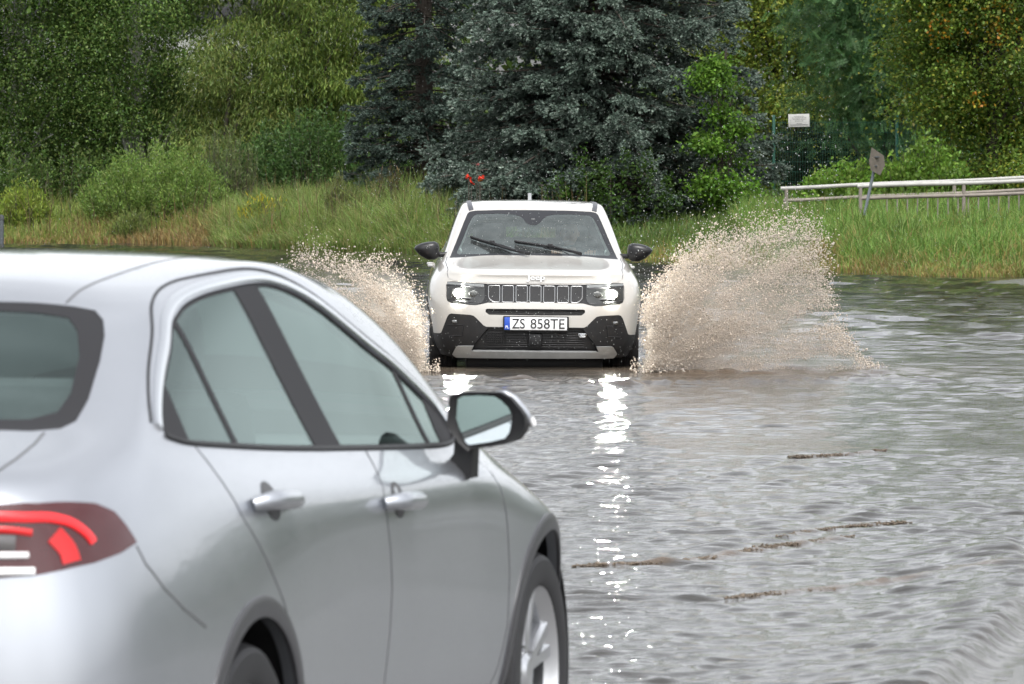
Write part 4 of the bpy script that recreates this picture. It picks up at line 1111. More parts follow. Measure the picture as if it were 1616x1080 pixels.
# ------------------------------------------------------------------ ground, water
SHX = np.array([-400, -60, -30, -11.3, -7.5, -5.3, -3.5, 0, 2.7, 5.0, 6.3, 8.0, 14, 30, 400.])
SHY = np.array([190, 150, 130, 114.8, 113.6, 108, 104, 97.5, 91.8, 83.5, 80.3, 79.5, 72, 62, 40.])
def vnoise(x, y, s, seed=0):
    """smooth value noise, -1..1"""
    x = np.asarray(x) / s; y = np.asarray(y) / s
    xi = np.floor(x).astype(np.int64); yi = np.floor(y).astype(np.int64); fx = x - xi; fy = y - yi
    fx = fx * fx * (3 - 2 * fx); fy = fy * fy * (3 - 2 * fy)
    def h(a, b):
        n = (a * 374761393 + b * 668265263 + seed * 974711) & 0x7fffffff
        n = ((n ^ (n >> 13)) * 1274126177) & 0x7fffffff
        return ((n ^ (n >> 16)) & 0xffff) / 32767.5 - 1
    return (h(xi, yi) * (1 - fx) + h(xi + 1, yi) * fx) * (1 - fy) + (h(xi, yi + 1) * (1 - fx) + h(xi + 1, yi + 1) * fx) * fy
def shore(x): return np.interp(x, SHX, SHY) + .35 * vnoise(x, x * 0, 1.3, 5) + .12 * vnoise(x, x * 0, .35, 8)
def ground_z(x, y):
    x = np.asarray(x, float); y = np.asarray(y, float)
    d = y - shore(x)
    bank = .95 * (1 - np.exp(-np.maximum(d, 0) / 13.0)) + np.maximum(d - 40, 0) * .004
    bed = -.16 * (1 - np.exp(np.minimum(d, 0) / 3.0))
    road = np.interp(y, [-50, 14, 15.6, 22, 40], [.05, .05, .012, -.09, -.12])
    low = np.where(y < 45, road, np.maximum(bed, -.12))
    z = np.where(d > 0, bank, low)
    # wet asphalt apron where the road leaves the water at the right
    ap = np.exp(-((x - 9.2) / 2.6) ** 2 - ((y - 76.0) / 3.2) ** 2)
    z = np.where(d <= 0, np.maximum(z, -.12 + .16 * np.clip(ap * 1.6, 0, 1)), z)
    # bare wet asphalt just showing at the near right, right of the standing wave
    xf = np.interp(y, [10, 15.6, 16.9, 18.5, 20.1], [.6, 1.15, 1.385, 1.70, 1.98])
    s = np.clip((x - xf - .10) / .22, 0, 1) * np.clip((20.4 + .7 * vnoise(x, y, .5, 17) - y) / 2.6, 0, 1) * np.clip((y - 14) / 1.0, 0, 1)
    z = np.where((y < 22) & (y > 14), np.maximum(z, -.045 + .063 * s), z)
    return z

def attr(o, name, data, dom='POINT', typ='FLOAT'):
    a = o.data.attributes.new(name, typ, dom)
    a.data.foreach_set('value' if typ == 'FLOAT' else 'color', np.asarray(data, np.float32).ravel())

def grid_faces(nr, nc):
    j, i = np.meshgrid(np.arange(nr - 1), np.arange(nc - 1), indexing='ij')
    a = (j * nc + i).ravel()
    return np.stack([a, a + 1, a + nc + 1, a + nc], 1)

def build_ground():
    # one sheet to the horizon, finer where it shows
    ys = np.concatenate([np.linspace(-300, 0, 12)[:-1], np.linspace(0, 13.9, 8)[:-1], np.linspace(13.9, 22, 70)[:-1], np.linspace(22, 72, 26)[:-1], np.linspace(72, 150, 240)[:-1], np.linspace(150, 1500, 30)])
    xs = np.concatenate([-np.geomspace(16, 1200, 26)[::-1], np.linspace(-15.8, 15.8, 240), np.geomspace(16, 1200, 26)])
    X, Y = np.meshgrid(xs, ys)
    Z = ground_z(X, Y) + np.where((Y - shore(X)) > .3, .05 * vnoise(X, Y, 1.1, 3) + .03 * vnoise(X, Y, .4, 4), 0)
    m, nt, b = mat('ground_soil')
    tc = N(nt, 'ShaderNodeTexCoord'); sx = N(nt, 'ShaderNodeSeparateXYZ'); nt.links.new(tc.outputs['Object'], sx.inputs[0])
    no = N(nt, 'ShaderNodeTexNoise'); no.inputs['Scale'].default_value = 3; no.inputs['Detail'].default_value = 8
    nt.links.new(tc.outputs['Object'], no.inputs['Vector'])
    cr = N(nt, 'ShaderNodeValToRGB'); e = cr.color_ramp.elements
    e[0].position = .35; e[0].color = (.045, .038, .022, 1); e[1].position = .7; e[1].color = (.075, .085, .03, 1)
    nt.links.new(no.outputs['Fac'], cr.inputs[0])
    n2 = N(nt, 'ShaderNodeTexNoise'); n2.inputs['Scale'].default_value = 60; n2.inputs['Detail'].default_value = 6
    nt.links.new(tc.outputs['Object'], n2.inputs['Vector'])
    c2 = N(nt, 'ShaderNodeValToRGB'); e = c2.color_ramp.elements
    e[0].position = .3; e[0].color = (.10, .10, .10, 1); e[1].position = .75; e[1].color = (.17, .165, .16, 1)
    nt.links.new(n2.outputs['Fac'], c2.inputs[0])
    at_ = N(nt, 'ShaderNodeAttribute', attribute_name='soil')
    mx = N(nt, 'ShaderNodeMix', data_type='RGBA'); nt.links.new(at_.outputs['Fac'], mx.inputs['Factor'])
    nt.links.new(c2.outputs[0], mx.inputs['A']); nt.links.new(cr.outputs[0], mx.inputs['B'])
    nt.links.new(mx.outputs['Result'], b.inputs['Base Color'])
    rr_ = N(nt, 'ShaderNodeMapRange'); rr_.inputs['To Min'].default_value = .16; rr_.inputs['To Max'].default_value = .6
    nt.links.new(at_.outputs['Fac'], rr_.inputs['Value']); nt.links.new(rr_.outputs['Result'], b.inputs['Roughness'])
    bp = N(nt, 'ShaderNodeBump'); bp.inputs['Strength'].default_value = .5; bp.inputs['Distance'].default_value = .02
    nt.links.new(n2.outputs['Fac'], bp.inputs['Height']); nt.links.new(bp.outputs[0], b.inputs['Normal'])
    o = mesh_np('ground', np.stack([X, Y, Z], -1).reshape(-1, 3), grid_faces(len(ys), len(xs)), m)
    attr(o, 'soil', ((Y - shore(X)) > -.4).astype(float).ravel())
    tag(o, kind='structure')

def seg_dist(x, y, pts):
    """distance to a polyline, and position 0..1 along it, and signed side"""
    P = np.asarray(pts, float); best = np.full(x.shape, 1e9); tt = np.zeros(x.shape); sg = np.ones(x.shape)
    for i in range(len(P) - 1):
        a, b = P[i], P[i + 1]; d = b - a; L = d @ d
        t = np.clip(((x - a[0]) * d[0] + (y - a[1]) * d[1]) / L, 0, 1)
        dx, dy = x - a[0] - t * d[0], y - a[1] - t * d[1]
        q = np.hypot(dx, dy); m = q < best
        best = np.where(m, q, best); tt = np.where(m, (i + t) / (len(P) - 1), tt)
        sg = np.where(m, np.sign(d[0] * dy - d[1] * dx), sg)
    return best, tt, sg

WAKES = [  # crest line, height, width, muddiness
    ([(.20, 21.85), (.75, 22.2), (1.1, 22.9), (1.60, 23.7)], .008, .05, .8),
    ([(.78, 20.2), (1.25, 20.7), (1.7, 21.2), (2.15, 21.6)], .008, .055, .8),
    ([(1.60, 30.1), (1.9, 30.3), (2.25, 30.9)], .010, .045, .6),
    ([(1.2, 23.6), (1.5, 24.2), (1.9, 24.6)], .008, .045, .5),
    ([(-2.0, 41.0), (-1.0, 41.3), (-.4, 41.4), (.2, 41.45), (.8, 41.4), (1.4, 41.3), (2.6, 40.8)], .022, .07, .5),
    ([(.3, 39.8), (1.2, 40.2), (2.6, 41.0), (3.4, 41.5)], .03, .25, .35),
]
FOLD = [(1.15, 15.6), (1.385, 16.9), (1.70, 18.5), (1.98, 20.1), (2.12, 21.6), (2.2, 23.5)]

def build_water():
    t = np.concatenate([-np.geomspace(.135, 12, 40)[::-1], np.linspace(-.13, .13, 330), np.geomspace(.135, 12, 40)])
    yb = [9.0]
    while yb[-1] < 128: yb.append(yb[-1] * (1.0015 if yb[-1] < 52 else 1.003))
    ys = np.concatenate([np.linspace(-250, 8.0, 14), np.array(yb), np.geomspace(130, 420, 14)])
    T, Y = np.meshgrid(t, ys)
    X = T * np.maximum(Y, 9.0)
    Z = np.zeros_like(X)
    rng = np.random.default_rng(5)
    sp = np.maximum(np.abs(Y), 9) * .0014            # local grid spacing: waves shorter than this fade out
    warp = [vnoise(X, Y, 2.3, 300), vnoise(X, Y, 1.1, 301), vnoise(X, Y, .6, 302)]
    for k in range(150):
        lam = float(np.exp(rng.uniform(np.log(.045), np.log(.36))))
        th = rng.normal(R(86), R(37)); kk = 2 * math.pi / lam
        slope = .0262 * (lam / .18) ** -.2
        a = slope / kk
        ph = rng.uniform(0, 2 * math.pi)
        fade = np.clip((lam / sp - 2.5) / 2.5, 0, 1)
        Z += a * fade * np.sin(kk * (math.cos(th) * X + math.sin(th) * Y) + ph + 1.1 * warp[k % 3])
    far_w = np.clip((Y - 34) / 25, 0, 1)
    for k in range(45):
        lam = float(np.exp(rng.uniform(np.log(.38), np.log(1.1))))
        th = rng.normal(R(88), R(30)); kk = 2 * math.pi / lam
        Z += far_w * .030 / kk * np.sin(kk * (math.cos(th) * X + math.sin(th) * Y) + rng.uniform(0, 6.28) + 1.1 * warp[k % 3])
    gust = .85 + .35 * vnoise(X, Y, 3.5, 21) + .25 * vnoise(X * .5, Y, 1.2, 22)
    Z *= np.clip(gust, .35, 1.5)
    near = np.clip((Y - 9.0) / 3.0, 0, 1)
    Z *= near * np.where(np.abs(T) > .135, np.clip(1 - (np.abs(T) - .135) / .3, 0, 1), 1)
    mud = np.zeros_like(X)
    calm = np.exp(-(np.clip(np.abs(X - .19) - .85, 0, None) / .25) ** 2) * np.clip((Y - 41.35) / .4, 0, 1) * np.clip((46 - Y) / 1.0, 0, 1)
    Z *= 1 - .75 * calm
    # smooth film on the right of the fold, and the fold itself
    d, u, sg = seg_dist(X, Y, FOLD)
    inside = (sg < 0) & (Y < 23.5) & (Y > 15)
    ends = np.clip(np.minimum(u, 1 - u) / .12, 0, 1)
    Z = np.where(inside, Z * np.clip(.25 + .75 * np.clip(1 - d / .3, 0, 1), 0, 1), Z)
    Z += ends * .060 * np.exp(-(np.where(sg < 0, d / .07, d / .40)) ** 2) * (1 + .12 * vnoise(X, Y, .2, 31))
    Z -= np.where(inside, ends * .012 * np.exp(-((d - .2) / .15) ** 2), 0)
    mud = np.maximum(mud, np.where(inside, .10 * ends, 0))
    for pts, h, w, md in WAKES:
        d, u, sg = seg_dist(X, Y, smooth_path([np.array([*p, 0.]) for p in pts], 4)[:, :2])
        e = np.clip(np.minimum(u, 1 - u) / .15, 0, 1)
        n = np.clip(1 + .8 * vnoise(X, Y, .05, 41) + .6 * vnoise(X, Y, .13, 42), .1, 1.5)
        g = np.exp(-(d / (w * (.8 + .3 * vnoise(X, Y, .4, 43)))) ** 2)
        Z += e * h * n * g * np.where(sg < 0, 1, 1)
        mud = np.maximum(mud, e * md * np.exp(-(d / (w * 1.1)) ** 2))
    # churned, muddier water round the car and under the spray
    for cx, cy, rx, ry, md in ((1.9, 42.8, 1.6, 1.5, .7), (-1.7, 43.0, 1.4, 1.6, .7), (.2, 41.4, 1.5, .4, .2), (.2, 55, 1.5, 11, .4)):
        g = np.exp(-((X - cx) / rx) ** 2 - ((Y - cy) / ry) ** 2)
        mud = np.maximum(mud, md * g)
        Z += g * (1 - calm) * .03 * (vnoise(X, Y, .25, 51) + .6 * vnoise(X, Y, .6, 52)) * (Y > 20)
    # the bed must stay under the water where the film is thin
    m, nt, b = mat('flood_water')
    b.inputs['IOR'].default_value = 1.33; b.inputs['Roughness'].default_value = .02
    at_ = N(nt, 'ShaderNodeAttribute', attribute_name='mud')
    tc = N(nt, 'ShaderNodeTexCoord')
    no = N(nt, 'ShaderNodeTexNoise'); no.inputs['Scale'].default_value = .6; no.inputs['Detail'].default_value = 5
    nt.links.new(tc.outputs['Object'], no.inputs['Vector'])
    base = N(nt, 'ShaderNodeMix', data_type='RGBA'); nt.links.new(no.outputs['Fac'], base.inputs['Factor'])
    base.inputs['A'].default_value = (.022, .021, .018, 1); base.inputs['B'].default_value = (.038, .035, .030, 1)
    mx = N(nt, 'ShaderNodeMix', data_type='RGBA'); nt.links.new(at_.outputs['Fac'], mx.inputs['Factor'])
    nt.links.new(base.outputs['Result'], mx.inputs['A']); mx.inputs['B'].default_value = (.105, .078, .056, 1)
    nt.links.new(mx.outputs['Result'], b.inputs['Base Color'])
    for k_, a_, c_ in (('Roughness', .02, .22), ('Specular IOR Level', .5, .22)):
        r_ = N(nt, 'ShaderNodeMapRange'); r_.inputs['To Min'].default_value = a_; r_.inputs['To Max'].default_value = c_
        nt.links.new(at_.outputs['Fac'], r_.inputs['Value']); nt.links.new(r_.outputs['Result'], b.inputs[k_])
    mp = N(nt, 'ShaderNodeMapping'); mp.inputs['Scale'].default_value = (.55, 2.4, 1)
    nt.links.new(tc.outputs['Object'], mp.inputs[0])
    n1 = N(nt, 'ShaderNodeTexNoise'); n1.inputs['Scale'].default_value = 15; n1.inputs['Detail'].default_value = 4; n1.inputs['Distortion'].default_value = .6
    nt.links.new(mp.outputs[0], n1.inputs['Vector'])
    bp = N(nt, 'ShaderNodeBump'); bp.inputs['Strength'].default_value = .18; bp.inputs['Distance'].default_value = .02
    n3 = N(nt, 'ShaderNodeTexNoise'); n3.inputs['Scale'].default_value = 42; n3.inputs['Detail'].default_value = 3
    nt.links.new(mp.outputs[0], n3.inputs['Vector'])
    b2 = N(nt, 'ShaderNodeBump'); b2.inputs['Strength'].default_value = .15; b2.inputs['Distance'].default_value = .008
    nt.links.new(n1.outputs['Fac'], bp.inputs['Height']); nt.links.new(n3.outputs['Fac'], b2.inputs['Height'])
    nt.links.new(bp.outputs[0], b2.inputs['Normal']); nt.links.new(b2.outputs[0], b.inputs['Normal'])
    o = mesh_np('water', np.stack([X, Y, Z], -1).reshape(-1, 3), grid_faces(len(ys), len(t)), m)
    attr(o, 'mud', np.clip(mud, 0, 1))
    tag(o, kind='structure')
    return o

# ------------------------------------------------------------------ plants
def foliage_mat(name, trans=.3, rough=.5, spec=.25):
    m, nt, b = mat(name)
    at_ = N(nt, 'ShaderNodeAttribute', attribute_name='col')
    nt.links.new(at_.outputs['Color'], b.inputs['Base Color'])
    b.inputs['Roughness'].default_value = rough; b.inputs['Specular IOR Level'].default_value = spec
    tr = N(nt, 'ShaderNodeBsdfTranslucent'); nt.links.new(at_.outputs['Color'], tr.inputs['Color'])
    mx = N(nt, 'ShaderNodeMixShader'); mx.inputs[0].default_value = trans
    nt.links.new(b.outputs[0], mx.inputs[1]); nt.links.new(tr.outputs[0], mx.inputs[2])
    nt.links.new(mx.outputs[0], nt.nodes['Material Output'].inputs['Surface'])
    return m
M_LEAF = foliage_mat('leaf', .48, .45, .28)
M_GRASS = foliage_mat('grass_blade', .35, .5, .3)
M_NEEDLE = foliage_mat('needles', .12, .6, .2)
M_BARK = plain('bark', (.055, .045, .035), .85, var=.5, scale=18, bump=.6)
M_BIRCH = plain('birch_bark', (.42, .41, .38), .75, var=.45, scale=9, bump=.3)

def unit(v): return v / (np.linalg.norm(v, axis=-1, keepdims=True) + 1e-12)

def leaf_quads(P, A, B, L, W):
    """rhombic leaves: base at P, long axis A, width axis B"""
    L = np.asarray(L)[:, None]; W = np.asarray(W)[:, None]
    V = np.stack([P, P + A * L * .45 + B * W * .5, P + A * L, P + A * L * .45 - B * W * .5], 1)
    return V.reshape(-1, 3)

def build_leaves(name, V, col, m, parent=None):
    n = len(V) // 4
    o = mesh_np(name, V, np.arange(4 * n).reshape(n, 4), m, parent, smooth=False)
    c = np.concatenate([col, np.ones((n, 1))], 1)
    attr(o, 'col', np.repeat(c, 4, 0), 'POINT', 'FLOAT_COLOR')
    return o

def palette(cols, n, rng, jit=.18, gain=1.0):
    c = np.array(cols)[rng.integers(0, len(cols), n)] * gain
    return np.clip(c * (1 + jit * rng.normal(size=(n, 1))) * (1 + .06 * rng.normal(size=(n, 3))), .004, 1)

def limbs(pts_list, name, m, parent):
    b = MB()
    for pts, r0, r1 in pts_list:
        p = smooth_path(pts, 4); b.tube(p, np.linspace(r0, r1, len(p)), 7)
    return b.build(name, m, parent, sharp=80)

def broadleaf(name, label, x, y, h, crown, n_vis, leaf, cols, seed, group=None, bark=None, droop=.3, zlow=None, clump=(.28, .5), gaps=.0, tall_leaf=2.2, holes=(), stems=1, pin=False, cat='tree'):
    """tree: tapered trunk with limbs and a crown of leaf clumps spread through an uneven volume.
    crown = (cx, cy, cz, rx, ry, rz); fine leaves up to 6.3 m, larger and sparser above"""
    rng = np.random.default_rng(seed)
    gz = float(ground_z(x, y)) - .05
    t = empty(name, (x, y, gz)); tag(t, label, cat, group)
    cx, cy, cz, rx, ry, rz = crown
    # clump centres: mostly near the outside of the volume
    nc = int(20 + rx * ry * rz * 13.0)
    d = unit(rng.normal(size=(nc, 3))); rad = 1 - .55 * rng.random(nc) ** 1.6
    lump = 1 + .22 * vnoise(d[:, 0] * 3 + d[:, 2] * 2, d[:, 1] * 3, 1.0, seed)
    C = np.array([cx, cy, cz]) + d * (rad * lump)[:, None] * np.array([rx, ry, rz])
    zl = -1e9 if zlow is None else zlow
    C = C[C[:, 2] > zl]
    low = C[:, 2] < 6.0
    wgt = np.where(low, 1.0, .22); wgt = wgt * (.5 + rng.random(len(C)))
    if gaps > 0: wgt *= (rng.random(len(C)) > gaps)
    for hx, hz, hr in holes: wgt *= (np.hypot(C[:, 0] - hx, C[:, 2] - hz) > hr)
    wgt /= wgt.sum(); N_ = int(n_vis)
    ci = rng.choice(len(C), N_, p=wgt)
    big = C[ci, 2] > 6.0
    cs = rng.uniform(clump[0], clump[1], len(C))[ci] * np.where(big, 1.7, 1.0)
    off = rng.normal(size=(N_, 3)) * cs[:, None] * np.array([1, 1, .62])
    cdir = unit(off + .3 * rng.normal(size=(N_, 3)))
    P = C[ci] + off
    for hx, hz, hr in holes:
        k = np.hypot(P[:, 0] - hx + .12 * vnoise(P[:, 2], P[:, 0], .12, 3), (P[:, 2] - hz) * 1.3) > hr * rng.uniform(.1, 1.15, len(P))
        P, cdir, ci, big, off = P[k], cdir[k], ci[k], big[k], off[k]
    N_ = len(P)
    tone = (.72 + .5 * rng.random(len(C)))[ci][:, None]
    col = palette(cols, N_, rng, gain=1.42) * tone
    size = np.where(big, tall_leaf, 1.0)
    A = unit(cdir * .7 + rng.normal(size=(N_, 3)) * .55 + np.array([0, 0, -droop]))
    B = unit(np.cross(A, unit(rng.normal(size=(N_, 3)) * .5 + np.array([0, 0, 1.0]))))
    L = rng.uniform(.75, 1.25, N_) * leaf[0] * size; W = rng.uniform(.8, 1.2, N_) * leaf[1] * size
    if pin:                       # pinnate: each frond is a rachis with pairs of leaflets
        V = []; cc = []
        for k in range(7):
            f = (k + .6) / 7.0
            for s in (-1, 1):
                p = P + A * (L * f)[:, None]; a = unit(B * s + A * .35)
                V.append(leaf_quads(p, a, unit(np.cross(a, np.cross(A, B)) + 1e-6), L * .30, W)); cc.append(col)
        V = np.concatenate(V); col = np.concatenate(cc)
    else: V = leaf_quads(P, A, B, L, W)
    build_leaves('crown', V - np.array([x, y, gz]), col, M_LEAF, t)
    lim = []
    o = np.array([x, y, gz])
    for s in range(stems):
        bx = (rng.random() - .5) * .5 * (stems > 1); lean = (rng.random() - .5) * (1.2 if stems > 1 else .4)
        tr = .035 * h / 2 / (1 + .5 * (stems > 1))
        top = np.array([cx - x + lean, cy - y, h * .85])
        path = [np.array([bx, 0, 0]), np.array([bx + lean * .15, 0, h * .2]), np.array([(cx - x) * .5 + lean * .5, 0, h * .5]), top]
        lim.append((path, tr, .02))
        for k in np.argsort(rng.random(len(C)))[:int(14 / stems) + 4]:
            q = C[k] - o; f = min(.9, max(.12, (q[2] - .6) / h * .75)); sp = smooth_path(path, 6); s0 = sp[int(f * (len(sp) - 1))]
            mid = (s0 + q) / 2 + np.array([0, 0, .15]) + rng.normal(size=3) * .12
            lim.append(([s0, mid, q], tr * .32 * (1 - f * .6), .008))
    limbs(lim, 'trunk', bark or M_BARK, t)
    return t

def spruce(name, label, x, y, h, r0, seed, cols_tip, cols_in, zlow=.3, dens_=1.0, group=None, squash=1.0):
    rng = np.random.default_rng(seed)
    gz = float(ground_z(x, y)) - .05
    t = empty(name, (x, y, gz)); tag(t, label, 'tree', group)
    prof_z = np.array([0, .8, 1.6, 3, 5, 8, 11, 13.5, 15]) * h / 15
    prof_r = np.array([.86, 1.0, .98, .88, .77, .58, .38, .18, .02]) * r0
    FP = []; FD = []; FT = []; FS = []; lim = [([np.array([0, 0, 0.]), np.array([0, 0, h * .5]), np.array([0, 0, h])], .24, .02)]
    z = zlow
    while z < h * .97:
        nb = int((15 if z < 6.2 else 7) * dens_)
        for k in range(nb):
            az = rng.uniform(0, 2 * math.pi); zz = z + rng.uniform(-.32, .32)
            Lb = np.interp(zz, prof_z, prof_r) * rng.uniform(.72, 1.10)
            d = np.array([math.cos(az), math.sin(az) * squash, 0]); side = np.array([-d[1], d[0], 0])
            droop = rng.uniform(.06, .42); up = rng.uniform(.02, .14)
            fs = np.linspace(0, 1, 9)
            path = np.array([d * Lb * f + np.array([0, 0, zz + .12 * f * Lb * .3 - droop * Lb * f ** 1.6 + up * Lb * f ** 4]) for f in fs])
            lim.append((path[[0, 3, 6, 8]], .03 * Lb / 3 + .008, .006))
            big = zz > 6.4
            nt_ = int(Lb * (13 if not big else 5) * dens_)
            for q in range(nt_):
                f = .30 + .70 * (1 - rng.random() ** 1.7)
                i = min(7, int(f * 8)); p = path[i] + (path[i + 1] - path[i]) * (f * 8 - i)
                sg = 1 if rng.random() < .5 else -1
                wl = rng.uniform(.25, .62) * (1.15 - .6 * f) * min(1.3, Lb / 2.6)
                td = unit(side * sg * rng.uniform(.5, 1) + d * rng.uniform(.35, .9) + np.array([0, 0, rng.uniform(-.85, .12)]))
                nf = int(4 + wl * 15) if not big else 3
                ff = rng.random(nf)
                pp = p + td * (wl * ff)[:, None] + rng.normal(size=(nf, 3)) * .02
                pp[:, 2] -= .12 * (wl * ff) ** 1.2
                dd = unit(td * .8 + side * rng.normal(size=(nf, 1)) * .5 + d * .25 + rng.normal(size=(nf, 3)) * .25 + np.array([0, 0, .02]))
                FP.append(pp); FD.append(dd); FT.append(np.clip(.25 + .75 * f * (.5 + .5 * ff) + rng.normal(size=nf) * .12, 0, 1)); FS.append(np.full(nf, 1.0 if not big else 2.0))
        z += rng.uniform(.20, .30) if z < 6.2 else .55
    P = np.concatenate(FP); D = np.concatenate(FD); T = np.concatenate(FT); S_ = np.concatenate(FS); n = len(P)
    # each finger: a brush of narrow needle quads round a short twig
    V = []; Cc = []
    Lf = rng.uniform(.085, .15, n) * S_
    u = unit(np.cross(D, np.array([0, 0, 1.0]) + .01)); w = np.cross(D, u)
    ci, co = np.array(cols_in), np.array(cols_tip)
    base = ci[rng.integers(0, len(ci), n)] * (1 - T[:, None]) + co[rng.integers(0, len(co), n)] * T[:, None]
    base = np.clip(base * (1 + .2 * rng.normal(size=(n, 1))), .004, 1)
    for k in range(7):
        a = 2 * math.pi * (k + rng.random(n)) / 7; f0 = rng.uniform(0, .55, n)
        rad = u * np.cos(a)[:, None] + w * np.sin(a)[:, None]
        A = unit(D * 1.0 + rad * rng.uniform(.25, .65, n)[:, None])
        B = unit(np.cross(A, rad + 1e-6))
        V.append(leaf_quads(P + D * (Lf * f0)[:, None], A, B, Lf * rng.uniform(.45, .65, n), .030 * S_ * rng.uniform(.7, 1.3, n))); Cc.append(base * rng.uniform(.85, 1.15, (n, 1)))
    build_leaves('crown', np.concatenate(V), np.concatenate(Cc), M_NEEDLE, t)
    limbs(lim, 'trunk', M_BARK, t)
    return t

def bush(name, label, x, y, rx, ry, h, n, leaf, cols, seed, spiky=.5, group=None, cat='shrub', z0=None, twigs=60):
    """shrub of many upright shoots clothed in leaves, uneven top"""
    rng = np.random.default_rng(seed)
    gz = float(ground_z(x, y)) - .04 if z0 is None else z0
    t = empty(name, (x, y, gz)); tag(t, label, cat, group)
    ns = int(n / 55); lim = []; Ps = []; Ds = []; Tn = []
    for k in range(ns):
        a = rng.uniform(0, 2 * math.pi); rr = math.sqrt(rng.random())
        ex, ey = math.cos(a) * rr, math.sin(a) * rr
        hh = h * (math.sqrt(max(.05, 1 - rr ** 2 * .85))) * rng.uniform(.72, 1.12)
        p0 = np.array([ex * rx * .55, ey * ry * .55, 0]); p1 = np.array([ex * rx, ey * ry, hh])
        mid = (p0 + p1) / 2 + np.array([ex * rx * .12, ey * ry * .12, hh * .1])
        if k < twigs: lim.append(([p0, mid, p1], .012, .004))
        path = smooth_path([p0, mid, p1], 8); nl = 55
        f = rng.random(nl) ** .7; idx = np.minimum((f * (len(path) - 1)).astype(int), len(path) - 2)
        q = path[idx] + (path[idx + 1] - path[idx]) * rng.random((nl, 1))
        ax = unit(path[idx + 1] - path[idx])
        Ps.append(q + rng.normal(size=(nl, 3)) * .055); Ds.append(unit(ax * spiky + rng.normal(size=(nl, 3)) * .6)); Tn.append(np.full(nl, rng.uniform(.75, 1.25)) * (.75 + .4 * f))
    P = np.concatenate(Ps); A = np.concatenate(Ds); tn = np.concatenate(Tn); n_ = len(P)
    B = unit(np.cross(A, rng.normal(size=(n_, 3))))
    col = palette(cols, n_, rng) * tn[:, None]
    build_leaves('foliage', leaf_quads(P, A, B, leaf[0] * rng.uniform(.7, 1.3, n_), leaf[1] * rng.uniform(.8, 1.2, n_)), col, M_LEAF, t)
    if lim: limbs(lim, 'stem', M_BARK, t)
    return t

def grass(name, label, P, H, cols, seed, width=.016, lean=.35, cat=None, mix=None):
    """blades: two-segment tapered strips bending over; one object"""
    rng = np.random.default_rng(seed); n = len(P)
    a = rng.uniform(0, 2 * math.pi, n); dirv = np.stack([np.cos(a), np.sin(a), np.zeros(n)], 1)
    b = rng.uniform(0, math.pi, n) * 0 + rng.normal(0, .6, n); wd = np.stack([np.cos(b), np.sin(b), np.zeros(n)], 1)
    ln = np.abs(rng.normal(0, lean, n)) + .05
    up = np.array([0, 0, 1.0])
    w = width * rng.uniform(.7, 1.4, n)
    p0 = P; p1 = P + up * (H * .55)[:, None] + dirv * (H * ln * .25)[:, None]
    p2 = P + up * (H * (1 - .25 * ln))[:, None] + dirv * (H * ln * .95)[:, None]
    V = np.stack([p0 - wd * w[:, None] * .5, p0 + wd * w[:, None] * .5, p1 + wd * w[:, None] * .42, p1 - wd * w[:, None] * .42, p2 + wd * w[:, None] * .08, p2 - wd * w[:, None] * .08], 1).reshape(-1, 3)
    i = np.arange(n)[:, None] * 6
    F = np.concatenate([i + np.array([0, 1, 2, 3]), i + np.array([3, 2, 4, 5])], 0)
    o = mesh_np(name, V, F, M_GRASS, None, smooth=False)
    c = cols if isinstance(cols, np.ndarray) else palette(cols, n, rng)
    c = np.repeat(np.concatenate([c, np.ones((n, 1))], 1), 6, 0)
    # straw-coloured seed tips
    attr(o, 'col', c, 'POINT', 'FLOAT_COLOR')
    tag(o, label, cat, None, 'stuff')
    return o

def scatter(n, x0, x1, d0, d1, rng, p=1.0):
    x = rng.uniform(x0, x1, n); d = d0 + (d1 - d0) * rng.random(n) ** p
    y = shore(x) + d
    return np.stack([x, y, ground_z(x, y) - .02], 1), d

